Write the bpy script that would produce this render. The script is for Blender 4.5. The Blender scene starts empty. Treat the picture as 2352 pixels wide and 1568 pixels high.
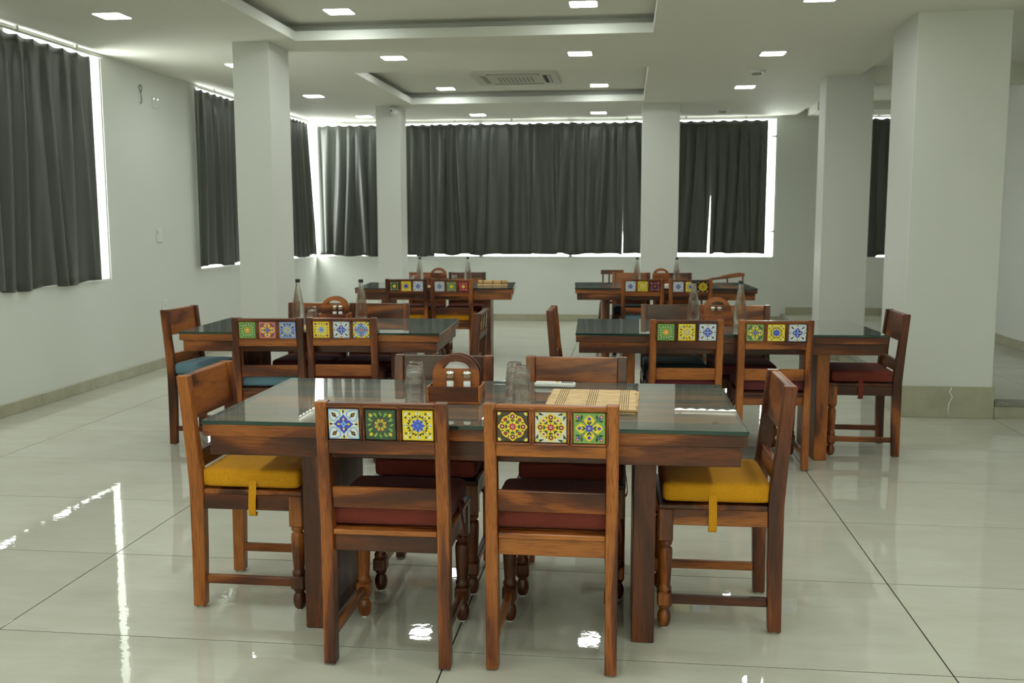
import bpy, bmesh, math, random
from mathutils import Matrix, Vector

random.seed(7)
SC = bpy.context.scene
COL = SC.collection
PI = math.pi

# ------------------------------------------------------------------ camera
cam_data = bpy.data.cameras.new('camera')
cam = bpy.data.objects.new('camera', cam_data)
COL.objects.link(cam)
YAW, PITCH, ROLL, CAM_H, F_PX = -0.1162, 0.1217, -0.0019, 1.4266, 2243.04
fw = Vector((math.sin(YAW) * math.cos(PITCH), math.cos(YAW) * math.cos(PITCH), -math.sin(PITCH)))
rt = Vector((math.cos(YAW), -math.sin(YAW), 0.0))
up = rt.cross(fw)
rt, up = math.cos(ROLL) * rt + math.sin(ROLL) * up, -math.sin(ROLL) * rt + math.cos(ROLL) * up
M = Matrix.Identity(4)
for i in range(3):
    M[i][0], M[i][1], M[i][2] = rt[i], up[i], -fw[i]
M[2][3] = CAM_H
cam.matrix_world = M
cam_data.sensor_width = 36.0
cam_data.lens = F_PX / 2352 * 36.0
cam_data.clip_start = 0.05
cam_data.clip_end = 200
cam_data.dof.use_dof = True
cam_data.dof.focus_distance = 3.1
cam_data.dof.aperture_fstop = 6.3
SC.camera = cam

# ------------------------------------------------------------------ world, exposure
world = bpy.data.worlds.new('world')
SC.world = world
world.use_nodes = True
WORLD_STRENGTH = 17.0
bg = world.node_tree.nodes['Background']
bg.inputs[0].default_value = (0.96, 1.0, 0.95, 1)
bg.inputs[1].default_value = WORLD_STRENGTH
LED_STRENGTH = 51.0
SC.view_settings.view_transform = 'Standard'
SC.view_settings.look = 'None'
SC.view_settings.exposure = 0.0
SC.view_settings.gamma = 1.0
SC.view_settings.use_curve_mapping = False
SC.cycles.use_denoising = True
SC.cycles.use_light_tree = False
SC.cycles.use_adaptive_sampling = True
SC.cycles.adaptive_threshold = 0.05
SC.cycles.max_bounces = 8
SC.cycles.diffuse_bounces = 4
SC.cycles.glossy_bounces = 4
SC.cycles.transmission_bounces = 8
SC.cycles.transparent_max_bounces = 24
SC.cycles.caustics_reflective = False
SC.cycles.sample_clamp_indirect = 6.0

# ------------------------------------------------------------------ material helpers
def new_mat(name):
    m = bpy.data.materials.new(name)
    m.use_nodes = True
    nt = m.node_tree
    return m, nt, nt.nodes['Principled BSDF'], nt.nodes['Material Output']

def simple(name, col, rough=0.5, metal=0.0, spec=0.5, coat=0.0, emit=None, strength=0.0):
    m, nt, b, o = new_mat(name)
    b.inputs['Base Color'].default_value = (*col, 1)
    b.inputs['Roughness'].default_value = rough
    b.inputs['Metallic'].default_value = metal
    b.inputs['Specular IOR Level'].default_value = spec
    b.inputs['Coat Weight'].default_value = coat
    if emit:
        b.inputs['Emission Color'].default_value = (*emit, 1)
        b.inputs['Emission Strength'].default_value = strength
    return m

def node(nt, t, **kw):
    n = nt.nodes.new(t)
    for k, v in kw.items():
        setattr(n, k, v)
    return n

def ramp(nt, fac, stops):
    r = node(nt, 'ShaderNodeValToRGB')
    e = r.color_ramp.elements
    while len(e) < len(stops):
        e.new(0.5)
    for el, (p, c) in zip(e, stops):
        el.position = p
        el.color = (*c, 1)
    nt.links.new(fac, r.inputs[0])
    return r.outputs[0]

def mixc(nt, fac, a, b, mode='MIX'):
    n = node(nt, 'ShaderNodeMix', data_type='RGBA', blend_type=mode)
    if isinstance(fac, float):
        n.inputs[0].default_value = fac
    else:
        nt.links.new(fac, n.inputs[0])
    for v, s in ((a, n.inputs[6]), (b, n.inputs[7])):
        if isinstance(v, tuple):
            s.default_value = (*v, 1)
        else:
            nt.links.new(v, s)
    return n.outputs[2]

def obj_coords(nt, rand_mult=(37.0, 71.0, 53.0)):
    tc = node(nt, 'ShaderNodeTexCoord')
    oi = node(nt, 'ShaderNodeObjectInfo')
    vm = node(nt, 'ShaderNodeVectorMath', operation='SCALE')
    vm.inputs[0].default_value = rand_mult
    nt.links.new(oi.outputs['Random'], vm.inputs['Scale'])
    ad = node(nt, 'ShaderNodeVectorMath', operation='ADD')
    nt.links.new(tc.outputs['Object'], ad.inputs[0])
    nt.links.new(vm.outputs[0], ad.inputs[1])
    return ad.outputs[0], oi.outputs['Random']

def noise(nt, vec, scale, detail=3.0, rough=0.5, dist=0.0):
    n = node(nt, 'ShaderNodeTexNoise')
    n.inputs['Scale'].default_value = scale
    n.inputs['Detail'].default_value = detail
    n.inputs['Roughness'].default_value = rough
    n.inputs['Distortion'].default_value = dist
    if vec is not None:
        nt.links.new(vec, n.inputs['Vector'])
    return n.outputs[0]

def mapping(nt, vec, scale):
    n = node(nt, 'ShaderNodeMapping')
    n.inputs['Scale'].default_value = scale
    nt.links.new(vec, n.inputs['Vector'])
    return n.outputs[0]

def bump(nt, h, strength, dist=0.01):
    n = node(nt, 'ShaderNodeBump')
    n.inputs['Strength'].default_value = strength
    n.inputs['Distance'].default_value = dist
    nt.links.new(h, n.inputs['Height'])
    return n.outputs[0]

def math_n(nt, op, a, b):
    n = node(nt, 'ShaderNodeMath', operation=op)
    for v, s in ((a, n.inputs[0]), (b, n.inputs[1])):
        if isinstance(v, (int, float)):
            s.default_value = v
        else:
            nt.links.new(v, s)
    return n.outputs[0]

def wood(name, axis, light=1.0, rough=0.34, bias=0.02):
    """sheesham: orange sapwood and dark heartwood in long flowing bands along one axis"""
    m, nt, b, o = new_mat(name)
    v, rnd = obj_coords(nt)
    sc = [6.5, 6.5, 6.5]
    sc[axis] = 1.1
    grain = mapping(nt, v, tuple(sc))
    big = noise(nt, grain, 1.0, 2.0, 0.40, 1.4)
    sc2 = [42, 42, 42]
    sc2[axis] = 2.6
    fine = noise(nt, mapping(nt, v, tuple(sc2)), 1.3, 3.0, 0.6, 1.0)
    sc3 = [260, 260, 260]
    sc3[axis] = 14
    pore = noise(nt, mapping(nt, v, tuple(sc3)), 1.0, 2.0, 0.5)
    t = math_n(nt, 'ADD', big, math_n(nt, 'MULTIPLY', math_n(nt, 'SUBTRACT', fine, 0.5), 0.09))
    t = math_n(nt, 'ADD', t, math_n(nt, 'MULTIPLY', math_n(nt, 'SUBTRACT', rnd, 0.5 + bias / 0.17), 0.17))
    L = light
    c = ramp(nt, t, [(0.33, (0.060 * L, 0.015 * L, 0.006 * L)), (0.42, (0.105 * L, 0.026 * L, 0.008 * L)),
                     (0.485, (0.150 * L, 0.037 * L, 0.010 * L)), (0.505, (0.245 * L, 0.066 * L, 0.013 * L)),
                     (0.66, (0.385 * L, 0.122 * L, 0.023 * L))])
    pc = ramp(nt, pore, [(0.35, (0.55, 0.5, 0.5)), (0.52, (1, 1, 1))])
    c = mixc(nt, 0.85, c, pc, 'MULTIPLY')
    nt.links.new(c, b.inputs['Base Color'])
    b.inputs['Roughness'].default_value = rough
    b.inputs['Coat Weight'].default_value = 0.08
    b.inputs['Specular IOR Level'].default_value = 0.32
    b.inputs['Coat Roughness'].default_value = 0.18
    return m

def fabric(name, c1, c2, scale=900.0, sheen=0.04):
    m, nt, b, o = new_mat(name)
    v, rnd = obj_coords(nt)
    n1 = noise(nt, v, scale, 2.0, 0.6)
    n2 = noise(nt, v, 9.0, 3.0, 0.5)
    c = ramp(nt, n1, [(0.3, c1), (0.7, c2)])
    sh = ramp(nt, n2, [(0.3, (0.86, 0.86, 0.86)), (0.7, (1, 1, 1))])
    c = mixc(nt, 1.0, c, sh, 'MULTIPLY')
    nt.links.new(c, b.inputs['Base Color'])
    b.inputs['Roughness'].default_value = 0.85
    b.inputs['Specular IOR Level'].default_value = 0.15
    b.inputs['Sheen Weight'].default_value = sheen
    nt.links.new(bump(nt, n1, 0.3, 0.002), b.inputs['Normal'])
    return m

def paint(name, col, rough=0.55):
    m, nt, b, o = new_mat(name)
    tc = node(nt, 'ShaderNodeTexCoord')
    n = noise(nt, tc.outputs['Object'], 0.7, 4.0, 0.55)
    c = ramp(nt, n, [(0.3, tuple(x * 0.965 for x in col)), (0.7, col)])
    nt.links.new(c, b.inputs['Base Color'])
    b.inputs['Roughness'].default_value = rough
    b.inputs['Specular IOR Level'].default_value = 0.3
    return m

def floor_tile_mat(name):
    m, nt, b, o = new_mat(name)
    v, rnd = obj_coords(nt)
    n1 = noise(nt, mapping(nt, v, (0.8, 2.2, 1.0)), 2.2, 5.0, 0.6, 0.6)
    n2 = noise(nt, mapping(nt, v, (1.0, 4.0, 1.0)), 5.0, 5.0, 0.6, 1.0)
    c = ramp(nt, n1, [(0.3, (0.54, 0.525, 0.445)), (0.7, (0.595, 0.59, 0.52))])
    vein = ramp(nt, n2, [(0.25, (0.94, 0.93, 0.91)), (0.6, (1, 1, 1))])
    c = mixc(nt, 0.8, c, vein, 'MULTIPLY')
    k = math_n(nt, 'ADD', math_n(nt, 'MULTIPLY', rnd, 0.05), 0.96)
    kk = node(nt, 'ShaderNodeCombineColor')
    for i in range(3):
        nt.links.new(k, kk.inputs[i])
    c = mixc(nt, 1.0, c, kk.outputs[0], 'MULTIPLY')
    nt.links.new(c, b.inputs['Base Color'])
    b.inputs['Roughness'].default_value = 0.02
    b.inputs['IOR'].default_value = 1.52
    w = noise(nt, v, 11.0, 3.0, 0.55)
    nt.links.new(bump(nt, w, 0.03, 0.012), b.inputs['Normal'])
    return m

def stone(name, c1, c2, scale, rough):
    m, nt, b, o = new_mat(name)
    v, rnd = obj_coords(nt)
    n1 = noise(nt, v, scale, 4.0, 0.6, 0.4)
    nt.links.new(ramp(nt, n1, [(0.35, c1), (0.65, c2)]), b.inputs['Base Color'])
    b.inputs['Roughness'].default_value = rough
    return m

def thin_glass(name, tint, gloss_rough=0.0, ior=1.5, boost=1.0, diffuse_mix=0.0):
    m, nt, b, o = new_mat(name)
    nt.nodes.remove(b)
    tr = node(nt, 'ShaderNodeBsdfTransparent')
    tr.inputs[0].default_value = (*tint, 1)
    gl = node(nt, 'ShaderNodeBsdfGlossy')
    gl.inputs['Roughness'].default_value = gloss_rough
    lw = node(nt, 'ShaderNodeLayerWeight')      # Schlick reflectance, the same from either side of the sheet
    lw.inputs['Blend'].default_value = 0.5
    r0 = ((ior - 1) / (ior + 1)) ** 2
    fr = math_n(nt, 'ADD', math_n(nt, 'MULTIPLY', math_n(nt, 'POWER', lw.outputs['Facing'], 5.0), 1 - r0), r0)
    f = math_n(nt, 'MINIMUM', math_n(nt, 'MULTIPLY', fr, boost), 1.0)
    mx = node(nt, 'ShaderNodeMixShader')
    nt.links.new(f, mx.inputs[0])
    nt.links.new(tr.outputs[0], mx.inputs[1])
    nt.links.new(gl.outputs[0], mx.inputs[2])
    if diffuse_mix:  # even pale green diffuse share mixed over the glass
        df = node(nt, 'ShaderNodeBsdfDiffuse'); df.inputs[0].default_value = (0.62, 0.70, 0.64, 1)
        m2 = node(nt, 'ShaderNodeMixShader'); m2.inputs[0].default_value = diffuse_mix
        nt.links.new(mx.outputs[0], m2.inputs[1]); nt.links.new(df.outputs[0], m2.inputs[2])
        mx = m2
    nt.links.new(mx.outputs[0], o.inputs[0])
    return m

def thick_glass(name, tint, mixf=0.35):
    m, nt, b, o = new_mat(name)
    nt.nodes.remove(b)
    gl = node(nt, 'ShaderNodeBsdfGlass')
    gl.inputs['Color'].default_value = (*tint, 1)
    gl.inputs['Roughness'].default_value = 0.0
    gl.inputs['IOR'].default_value = 1.48
    tr = node(nt, 'ShaderNodeBsdfTransparent')
    tr.inputs[0].default_value = (*tint, 1)
    mx = node(nt, 'ShaderNodeMixShader')
    mx.inputs[0].default_value = mixf
    nt.links.new(gl.outputs[0], mx.inputs[1])
    nt.links.new(tr.outputs[0], mx.inputs[2])
    nt.links.new(mx.outputs[0], o.inputs[0])
    return m

MAT = {}
for ax, nm in enumerate('xyz'):
    MAT['wood_' + nm] = wood('sheesham wood ' + nm, ax, 0.86, 0.34, 0.026)
MAT['table_x'] = wood('table wood x', 0, 0.80, 0.32, 0.065)
MAT['table_y'] = wood('table wood y', 1, 0.78, 0.32, 0.06)
MAT['table_z'] = wood('table wood z', 2, 1.0, 0.36, 0.035)
MAT['dark_z'] = wood('dark wood z', 2, 0.6, 0.4, 0.10)
MAT['dark_x'] = wood('dark wood x', 0, 0.6, 0.4, 0.10)
MAT['board_x'] = wood('table top wood', 0, 1.5, 0.35)
MAT['caddy_x'] = wood('caddy wood', 0, 0.95, 0.42, -0.05)
MAT['wall'] = paint('wall paint', (0.70, 0.715, 0.675))
MAT['ceiling'] = paint('ceiling paint', (0.80, 0.80, 0.715), 0.7)
MAT['trayface'] = paint('white gypsum', (0.75, 0.755, 0.72), 0.6)
MAT['column'] = paint('column paint', (0.72, 0.725, 0.69), 0.5)
MAT['tile'] = floor_tile_mat('vitrified floor tile')
MAT['grout'] = simple('grout', (0.035, 0.033, 0.025), 0.9, spec=0.1)
MAT['skirting'] = stone('skirting tile', (0.36, 0.345, 0.25), (0.42, 0.40, 0.30), 6.0, 0.25)
MAT['granite'] = stone('grey granite', (0.10, 0.10, 0.085), (0.36, 0.35, 0.30), 180.0, 0.5)
MAT['platform'] = MAT['tile']
MAT['glass_top'] = thin_glass('table glass', (0.86, 0.94, 0.88), 0.006, 1.52, 1.6, 0.07)
MAT['glass_edge'] = simple('green glass edge', (0.006, 0.032, 0.024), 0.08, spec=0.8)
MAT['pane'] = thin_glass('window pane', (0.97, 0.98, 0.97), 0.0, 1.45)
MAT['bottle'] = thick_glass('bottle glass', (0.99, 1.0, 0.995), 0.62)
MAT['tumbler'] = thick_glass('tumbler glass', (1.0, 1.0, 1.0), 0.45)
MAT['shaker_glass'] = thin_glass('shaker glass', (0.99, 0.99, 0.99), 0.02, 1.3)
MAT['chrome'] = simple('chrome', (0.75, 0.74, 0.70), 0.16, 1.0)
MAT['salt'] = simple('salt', (0.85, 0.85, 0.84), 0.9)
MAT['black'] = simple('black plastic', (0.012, 0.012, 0.012), 0.4)
MAT['white_plastic'] = simple('white plastic', (0.74, 0.75, 0.72), 0.35)
MAT['grey_plastic'] = simple('grey plastic', (0.25, 0.27, 0.27), 0.4)
MAT['yellow_plastic'] = simple('yellow rubber', (0.70, 0.42, 0.06), 0.5)
MAT['lcd'] = simple('lcd', (0.22, 0.25, 0.23), 0.2)
MAT['alu'] = simple('aluminium', (0.62, 0.62, 0.58), 0.35, 0.6)
MAT['upvc'] = simple('white window frame', (0.78, 0.79, 0.76), 0.4)
MAT['tissue'] = simple('paper napkin', (0.82, 0.82, 0.83), 0.9)
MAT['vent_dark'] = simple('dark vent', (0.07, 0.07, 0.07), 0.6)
MAT['vent'] = simple('vent grille', (0.33, 0.33, 0.29), 0.6)
MAT['ac'] = simple('air conditioner shell', (0.66, 0.655, 0.58), 0.5)
MAT['wire'] = simple('grey wire', (0.22, 0.22, 0.18), 0.6)
MAT['led'] = simple('led diffuser', (0.9, 0.9, 0.9), 0.5, emit=(0.93, 1.0, 0.925), strength=LED_STRENGTH)
MAT['bamboo'] = stone('bamboo slat', (0.54, 0.345, 0.155), (0.69, 0.475, 0.245), 25.0, 0.6)
MAT['bamboo_dark'] = simple('dark thread', (0.07, 0.035, 0.016), 0.8)
MAT['glide'] = simple('foot glide', (0.62, 0.63, 0.60), 0.5)
CUSH = {
    'yellow': fabric('mustard cushion', (0.42, 0.170, 0.006), (0.72, 0.335, 0.014), 420.0),
    'maroon': fabric('maroon cushion', (0.115, 0.020, 0.014), (0.185, 0.038, 0.028)),
    'plum': fabric('plum cushion', (0.105, 0.022, 0.026), (0.165, 0.040, 0.044)),
    'blue': fabric('blue cushion', (0.115, 0.200, 0.262), (0.165, 0.265, 0.335)),
    'teal': fabric('teal cushion', (0.030, 0.060, 0.068), (0.050, 0.088, 0.098)),
}
def curtain_mat():
    m, nt, b, o = new_mat('charcoal curtain')
    v, rnd = obj_coords(nt)
    n1 = noise(nt, mapping(nt, v, (160, 160, 900)), 1.0, 2.0, 0.5)
    n2 = noise(nt, mapping(nt, v, (2.2, 2.2, 0.6)), 1.0, 3.0, 0.5)
    c = ramp(nt, n1, [(0.3, (0.040, 0.044, 0.036)), (0.7, (0.060, 0.064, 0.053))])
    s = ramp(nt, n2, [(0.3, (0.85, 0.85, 0.85)), (0.7, (1.05, 1.05, 1.05))])
    nt.links.new(mixc(nt, 1.0, c, s, 'MULTIPLY'), b.inputs['Base Color'])
    b.inputs['Roughness'].default_value = 0.42
    b.inputs['Specular IOR Level'].default_value = 0.45
    b.inputs['Sheen Weight'].default_value = 0.15
    return m
MAT['curtain'] = curtain_mat()

# ------------------------------------------------------------------ mesh helpers
class MB:
    def __init__(self):
        self.v, self.f, self.m, self.s = [], [], [], []
        self.mats = []
    def mi(self, mat):
        if mat not in self.mats:
            self.mats.append(mat)
        return self.mats.index(mat)
    def add(self, verts, faces, mat, smooth=False):
        o = len(self.v)
        k = self.mi(mat)
        self.v += [tuple(p) for p in verts]
        for f in faces:
            self.f.append(tuple(i + o for i in f))
            self.m.append(k)
            self.s.append(smooth)
    def box(self, x0, x1, y0, y1, z0, z1, mat, c=0.0):
        if c <= 0:
            v = [(x, y, z) for z in (z0, z1) for y in (y0, y1) for x in (x0, x1)]
            f = [(0, 2, 3, 1), (4, 5, 7, 6), (0, 1, 5, 4), (2, 6, 7, 3), (0, 4, 6, 2), (1, 3, 7, 5)]
            self.add(v, f, mat)
            return
        c = min(c, 0.45 * (x1 - x0), 0.45 * (y1 - y0), 0.45 * (z1 - z0))
        X, Y, Z = (x0, x1), (y0, y1), (z0, z1)
        v, idx = [], {}
        for i in (0, 1):
            for j in (0, 1):
                for k in (0, 1):
                    p = (X[i], Y[j], Z[k])
                    s = (1 - 2 * i, 1 - 2 * j, 1 - 2 * k)
                    for a in range(3):      # vertex lying on the face normal to axis a
                        q = [p[t] + (0 if t == a else s[t] * c) for t in range(3)]
                        idx[(i, j, k, a)] = len(v)
                        v.append(tuple(q))
        f = []
        for a in range(3):
            b, d = (a + 1) % 3, (a + 2) % 3
            for e in (0, 1):
                loop = []
                for (p, q) in ((0, 0), (1, 0), (1, 1), (0, 1)):
                    t = [0, 0, 0]
                    t[a], t[b], t[d] = e, p, q
                    loop.append(idx[(t[0], t[1], t[2], a)])
                f.append(tuple(loop if e else loop[::-1]))
        for a in range(3):                  # edges along axis a
            b, d = (a + 1) % 3, (a + 2) % 3
            for p in (0, 1):
                for q in (0, 1):
                    t0, t1 = [0, 0, 0], [0, 0, 0]
                    t0[b] = t1[b] = p
                    t0[d] = t1[d] = q
                    t1[a] = 1
                    loop = [idx[(*t0, b)], idx[(*t1, b)], idx[(*t1, d)], idx[(*t0, d)]]
                    f.append(tuple(loop if (p ^ q) == 0 else loop[::-1]))
        for i in (0, 1):
            for j in (0, 1):
                for k in (0, 1):
                    loop = [idx[(i, j, k, a)] for a in range(3)]
                    f.append(tuple(loop if (i + j + k) % 2 else loop[::-1]))
        self.add(v, f, mat)
    def lathe(self, prof, mat, n=24, cx=0.0, cy=0.0, smooth=True, cap=True, rmod=None):
        v, f = [], []
        for (r, z) in prof:
            for i in range(n):
                a = 2 * PI * i / n
                rr = r if rmod is None else r * rmod(a, z)
                v.append((cx + rr * math.cos(a), cy + rr * math.sin(a), z))
        for k in range(len(prof) - 1):
            for i in range(n):
                j = (i + 1) % n
                f.append((k * n + i, k * n + j, (k + 1) * n + j, (k + 1) * n + i))
        self.add(v, f, mat, smooth)
        if cap:
            o = len(prof) - 1
            self.add([v[i] for i in range(n)], [tuple(range(n))[::-1]], mat)
            self.add([v[o * n + i] for i in range(n)], [tuple(range(n))], mat)
    def prism(self, poly, axis, a0, a1, mat):
        """extrude a 2-D polygon along an axis (0: x -> poly is (y,z); 1: y -> (x,z); 2: z -> (x,y))"""
        n = len(poly)
        def P(p, a):
            return [(a, p[0], p[1]), (p[0], a, p[1]), (p[0], p[1], a)][axis]
        v = [P(p, a0) for p in poly] + [P(p, a1) for p in poly]
        f = [tuple(range(n)), tuple(range(2 * n - 1, n - 1, -1))]
        for i in range(n):
            j = (i + 1) % n
            f.append((j, i, n + i, n + j))
        self.add(v, f, mat)
    def tube(self, pts, r, mat, n=8):
        pts = [Vector(p) for p in pts]
        v, f = [], []
        for i, p in enumerate(pts):
            d = (pts[min(i + 1, len(pts) - 1)] - pts[max(i - 1, 0)]).normalized()
            a = Vector((0, 0, 1)) if abs(d.z) < 0.9 else Vector((1, 0, 0))
            x = d.cross(a).normalized()
            y = d.cross(x)
            for k in range(n):
                t = 2 * PI * k / n
                v.append(tuple(p + r * (math.cos(t) * x + math.sin(t) * y)))
        for i in range(len(pts) - 1):
            for k in range(n):
                j = (k + 1) % n
                f.append((i * n + k, i * n + j, (i + 1) * n + j, (i + 1) * n + k))
        f.append(tuple(range(n)))
        f.append(tuple(range((len(pts) - 1) * n + n - 1, (len(pts) - 1) * n - 1, -1)))
        self.add(v, f, mat, True)
    def mesh(self, name, fix=True):
        me = bpy.data.meshes.new(name)
        me.from_pydata(self.v, [], self.f)
        for m in self.mats:
            me.materials.append(m)
        me.polygons.foreach_set('material_index', self.m)
        me.polygons.foreach_set('use_smooth', self.s)
        if fix:
            bm = bmesh.new()
            bm.from_mesh(me)
            bmesh.ops.recalc_face_normals(bm, faces=bm.faces)
            bm.to_mesh(me)
            bm.free()
        me.update()
        return me

def put(name, me, parent=None, loc=(0, 0, 0), rz=0.0):
    if isinstance(me, MB):
        me = me.mesh(name)
    o = bpy.data.objects.new(name, me)
    COL.objects.link(o)
    o.location = loc
    o.rotation_euler = (0, 0, rz)
    if parent:
        o.parent = parent
    return o

def tag(o, label=None, cat=None, group=None, kind=None):
    if label:
        o['label'] = label
    if cat:
        o['category'] = cat
    if group:
        o['group'] = group
    if kind:
        o['kind'] = kind
    return o

def thing(name, label, cat, loc=(0, 0, 0), rz=0.0, group=None, kind=None):
    o = bpy.data.objects.new(name, None)
    COL.objects.link(o)
    o.empty_display_size = 0.1
    o.location = loc
    o.rotation_euler = (0, 0, rz)
    return tag(o, label, cat, group, kind)

def boxmesh(name, *a, c=0.0):
    b = MB()
    b.box(*a, c=c)
    return b.mesh(name)

# ------------------------------------------------------------------ room dimensions
ZC = 2.88                 # main ceiling
XL, XR = -4.56, 3.98      # side walls
YB, YF = -3.0, 14.12      # back and far wall
SILL = 0.925
XS, STEP = 2.18, 0.13     # raised strip on the right
TW, TD, TX0, TY0 = 1.6163, 0.80, -2.1879, 3.0745   # floor tile grid

# floor ------------------------------------------------------------
fl = put('floor', boxmesh('floor', XL - 0.2, XR + 0.2, YB - 0.2, YF + 0.2, -0.12, -0.0012, MAT['grout']))
tag(fl, 'glossy cream tiled floor of the dining hall', 'floor', kind='structure')
tile_cache = {}
def floor_tile(x0, x1, y0, y1, ztop, parent):
    g = 0.0024
    w, d = round(x1 - x0, 4), round(y1 - y0, 4)
    key = (w, d, ztop)
    if key not in tile_cache:
        b = MB()
        b.box(-w / 2 + g, w / 2 - g, -d / 2 + g, d / 2 - g, -0.009, 0.0, MAT['tile'], c=0.0003)
        tile_cache[key] = b.mesh('tile')
    put('tile', tile_cache[key], parent, ((x0 + x1) / 2, (y0 + y1) / 2, ztop))
for i in range(-3, 4):
    for j in range(-8, 15):
        x0, y0 = TX0 + i * TW, TY0 + j * TD
        x1, y1 = x0 + TW, y0 + TD
        x0, x1 = max(x0, XL), min(x1, XR)
        y0, y1 = max(y0, YB), min(y1, YF)
        if x1 - x0 < 0.05 or y1 - y0 < 0.05:
            continue
        if x0 >= XS - 0.01 and y0 > 7.5:
            continue
        floor_tile(x0, x1, y0, y1, 0.0, fl)
# raised strip between the right columns and the right wall
pf = put('floor_platform', boxmesh('floor_platform', XS + 0.012, XR, 7.39, YF, 0.0, STEP - 0.012, MAT['grout']))
tag(pf, 'raised tiled strip of floor behind the right columns', 'platform', kind='structure')
for i in range(0, 2):
    for j in range(0, 9):
        x0 = XS + 0.05 + i * 0.9
        x1 = min(x0 + 0.9, XR)
        y0 = 7.43 + j * 0.8
        floor_tile(x0, x1, y0, min(y0 + 0.8, YF), STEP, pf)
b = MB(); b.box(XS, XS + 0.012, 7.99, YF, 0.001, STEP - 0.03, MAT['skirting'])
put('riser', b, pf)
b = MB(); b.box(XS - 0.008, XS + 0.05, 7.99, YF, STEP - 0.03, STEP + 0.001, MAT['granite'], c=0.004)
put('nosing', b, pf)
b = MB(); b.box(2.68, XR, 7.375, 7.39, 0.001, STEP - 0.045, MAT['skirting'])
put('riser', b, pf)
b = MB(); b.box(2.68, XR, 7.365, 7.43, STEP - 0.045, STEP + 0.001, MAT['granite'], c=0.004)
put('nosing', b, pf)

# walls ------------------------------------------------------------
WT = 0.22
ZLIN = 2.848
b = MB()
W1 = (4.2, 8.25)           # left window 1
W2 = (10.12, YF)           # left window 2 runs into the corner
b.box(XL - WT, XL, YB, YF + WT, -0.1, SILL, MAT['wall'])
b.box(XL - WT, XL, YB, W1[0], SILL, 3.2, MAT['wall'])
b.box(XL - WT, XL, W1[1], W2[0], SILL, 3.2, MAT['wall'])
b.box(XL - WT, XL, W1[0], W1[1], ZLIN, 3.2, MAT['wall'])
b.box(XL - WT, XL, W2[0], YF, ZLIN, 3.2, MAT['wall'])
tag(put('wall_left', b), 'white plastered wall with curtained windows on the left', 'wall', kind='structure')
b = MB()
FX1, FX2, FX3 = 2.06, 3.20, XR
b.box(XL - WT, XR + WT, YF, YF + WT, -0.1, SILL, MAT['wall'])
b.box(FX1, FX2, YF, YF + WT, SILL, 3.2, MAT['wall'])
b.box(XL - WT, FX1, YF, YF + WT, ZLIN, 3.2, MAT['wall'])
b.box(FX2, XR + WT, YF, YF + WT, ZLIN, 3.2, MAT['wall'])
tag(put('wall_far', b), 'white far wall below the long row of curtains', 'wall', kind='structure')
b = MB(); b.box(XR, XR + WT, YB, YF + WT, -0.1, 3.2, MAT['wall'])
tag(put('wall_right', b), 'plain white wall at the far right behind the columns', 'wall', kind='structure')
b = MB()
BW = (-3.4, 2.4, 0.9, 2.5)      # unseen opening added behind the viewer to let in front light
b.box(XL, BW[0], YB - WT, YB, -0.1, 3.2, MAT['wall'])
b.box(BW[1], XR, YB - WT, YB, -0.1, 3.2, MAT['wall'])
b.box(BW[0], BW[1], YB - WT, YB, -0.1, BW[2], MAT['wall'])
b.box(BW[0], BW[1], YB - WT, YB, BW[3], 3.2, MAT['wall'])
tag(put('wall_back', b), 'plain white wall behind the viewer', 'wall', kind='structure')

def fill_blind_mat():  # translucent sheet that spreads sky light as an added front fill
    m, nt, p, o = new_mat('fill light blind cloth')
    nt.nodes.remove(p)
    d = node(nt, 'ShaderNodeBsdfDiffuse'); d.inputs[0].default_value = (0.62, 0.63, 0.58, 1)
    t = node(nt, 'ShaderNodeBsdfTranslucent'); t.inputs[0].default_value = (0.42, 0.44, 0.40, 1)
    a = node(nt, 'ShaderNodeAddShader')
    nt.links.new(d.outputs[0], a.inputs[0]); nt.links.new(t.outputs[0], a.inputs[1]); nt.links.new(a.outputs[0], o.inputs[0])
    return m
MAT['blind'] = fill_blind_mat()
bl = thing('fill_light_blind', 'white roller blind added unseen behind the viewer to give front light', 'blind', ((BW[0] + BW[1]) / 2, YB + 0.03, BW[2]))  # unseen blind over the added opening, a soft front light source
w_ = (BW[1] - BW[0]) / 2 + 0.03
m = MB(); m.box(-w_, w_, -0.0015, 0.0015, -0.03, BW[3] - BW[2] + 0.03, MAT['blind']); put('cloth', m, bl)
m = MB(); m.tube([(-w_, 0, BW[3] - BW[2] + 0.05), (w_, 0, BW[3] - BW[2] + 0.05)], 0.022, MAT['upvc'], 12); put('roller', m, bl)

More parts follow.
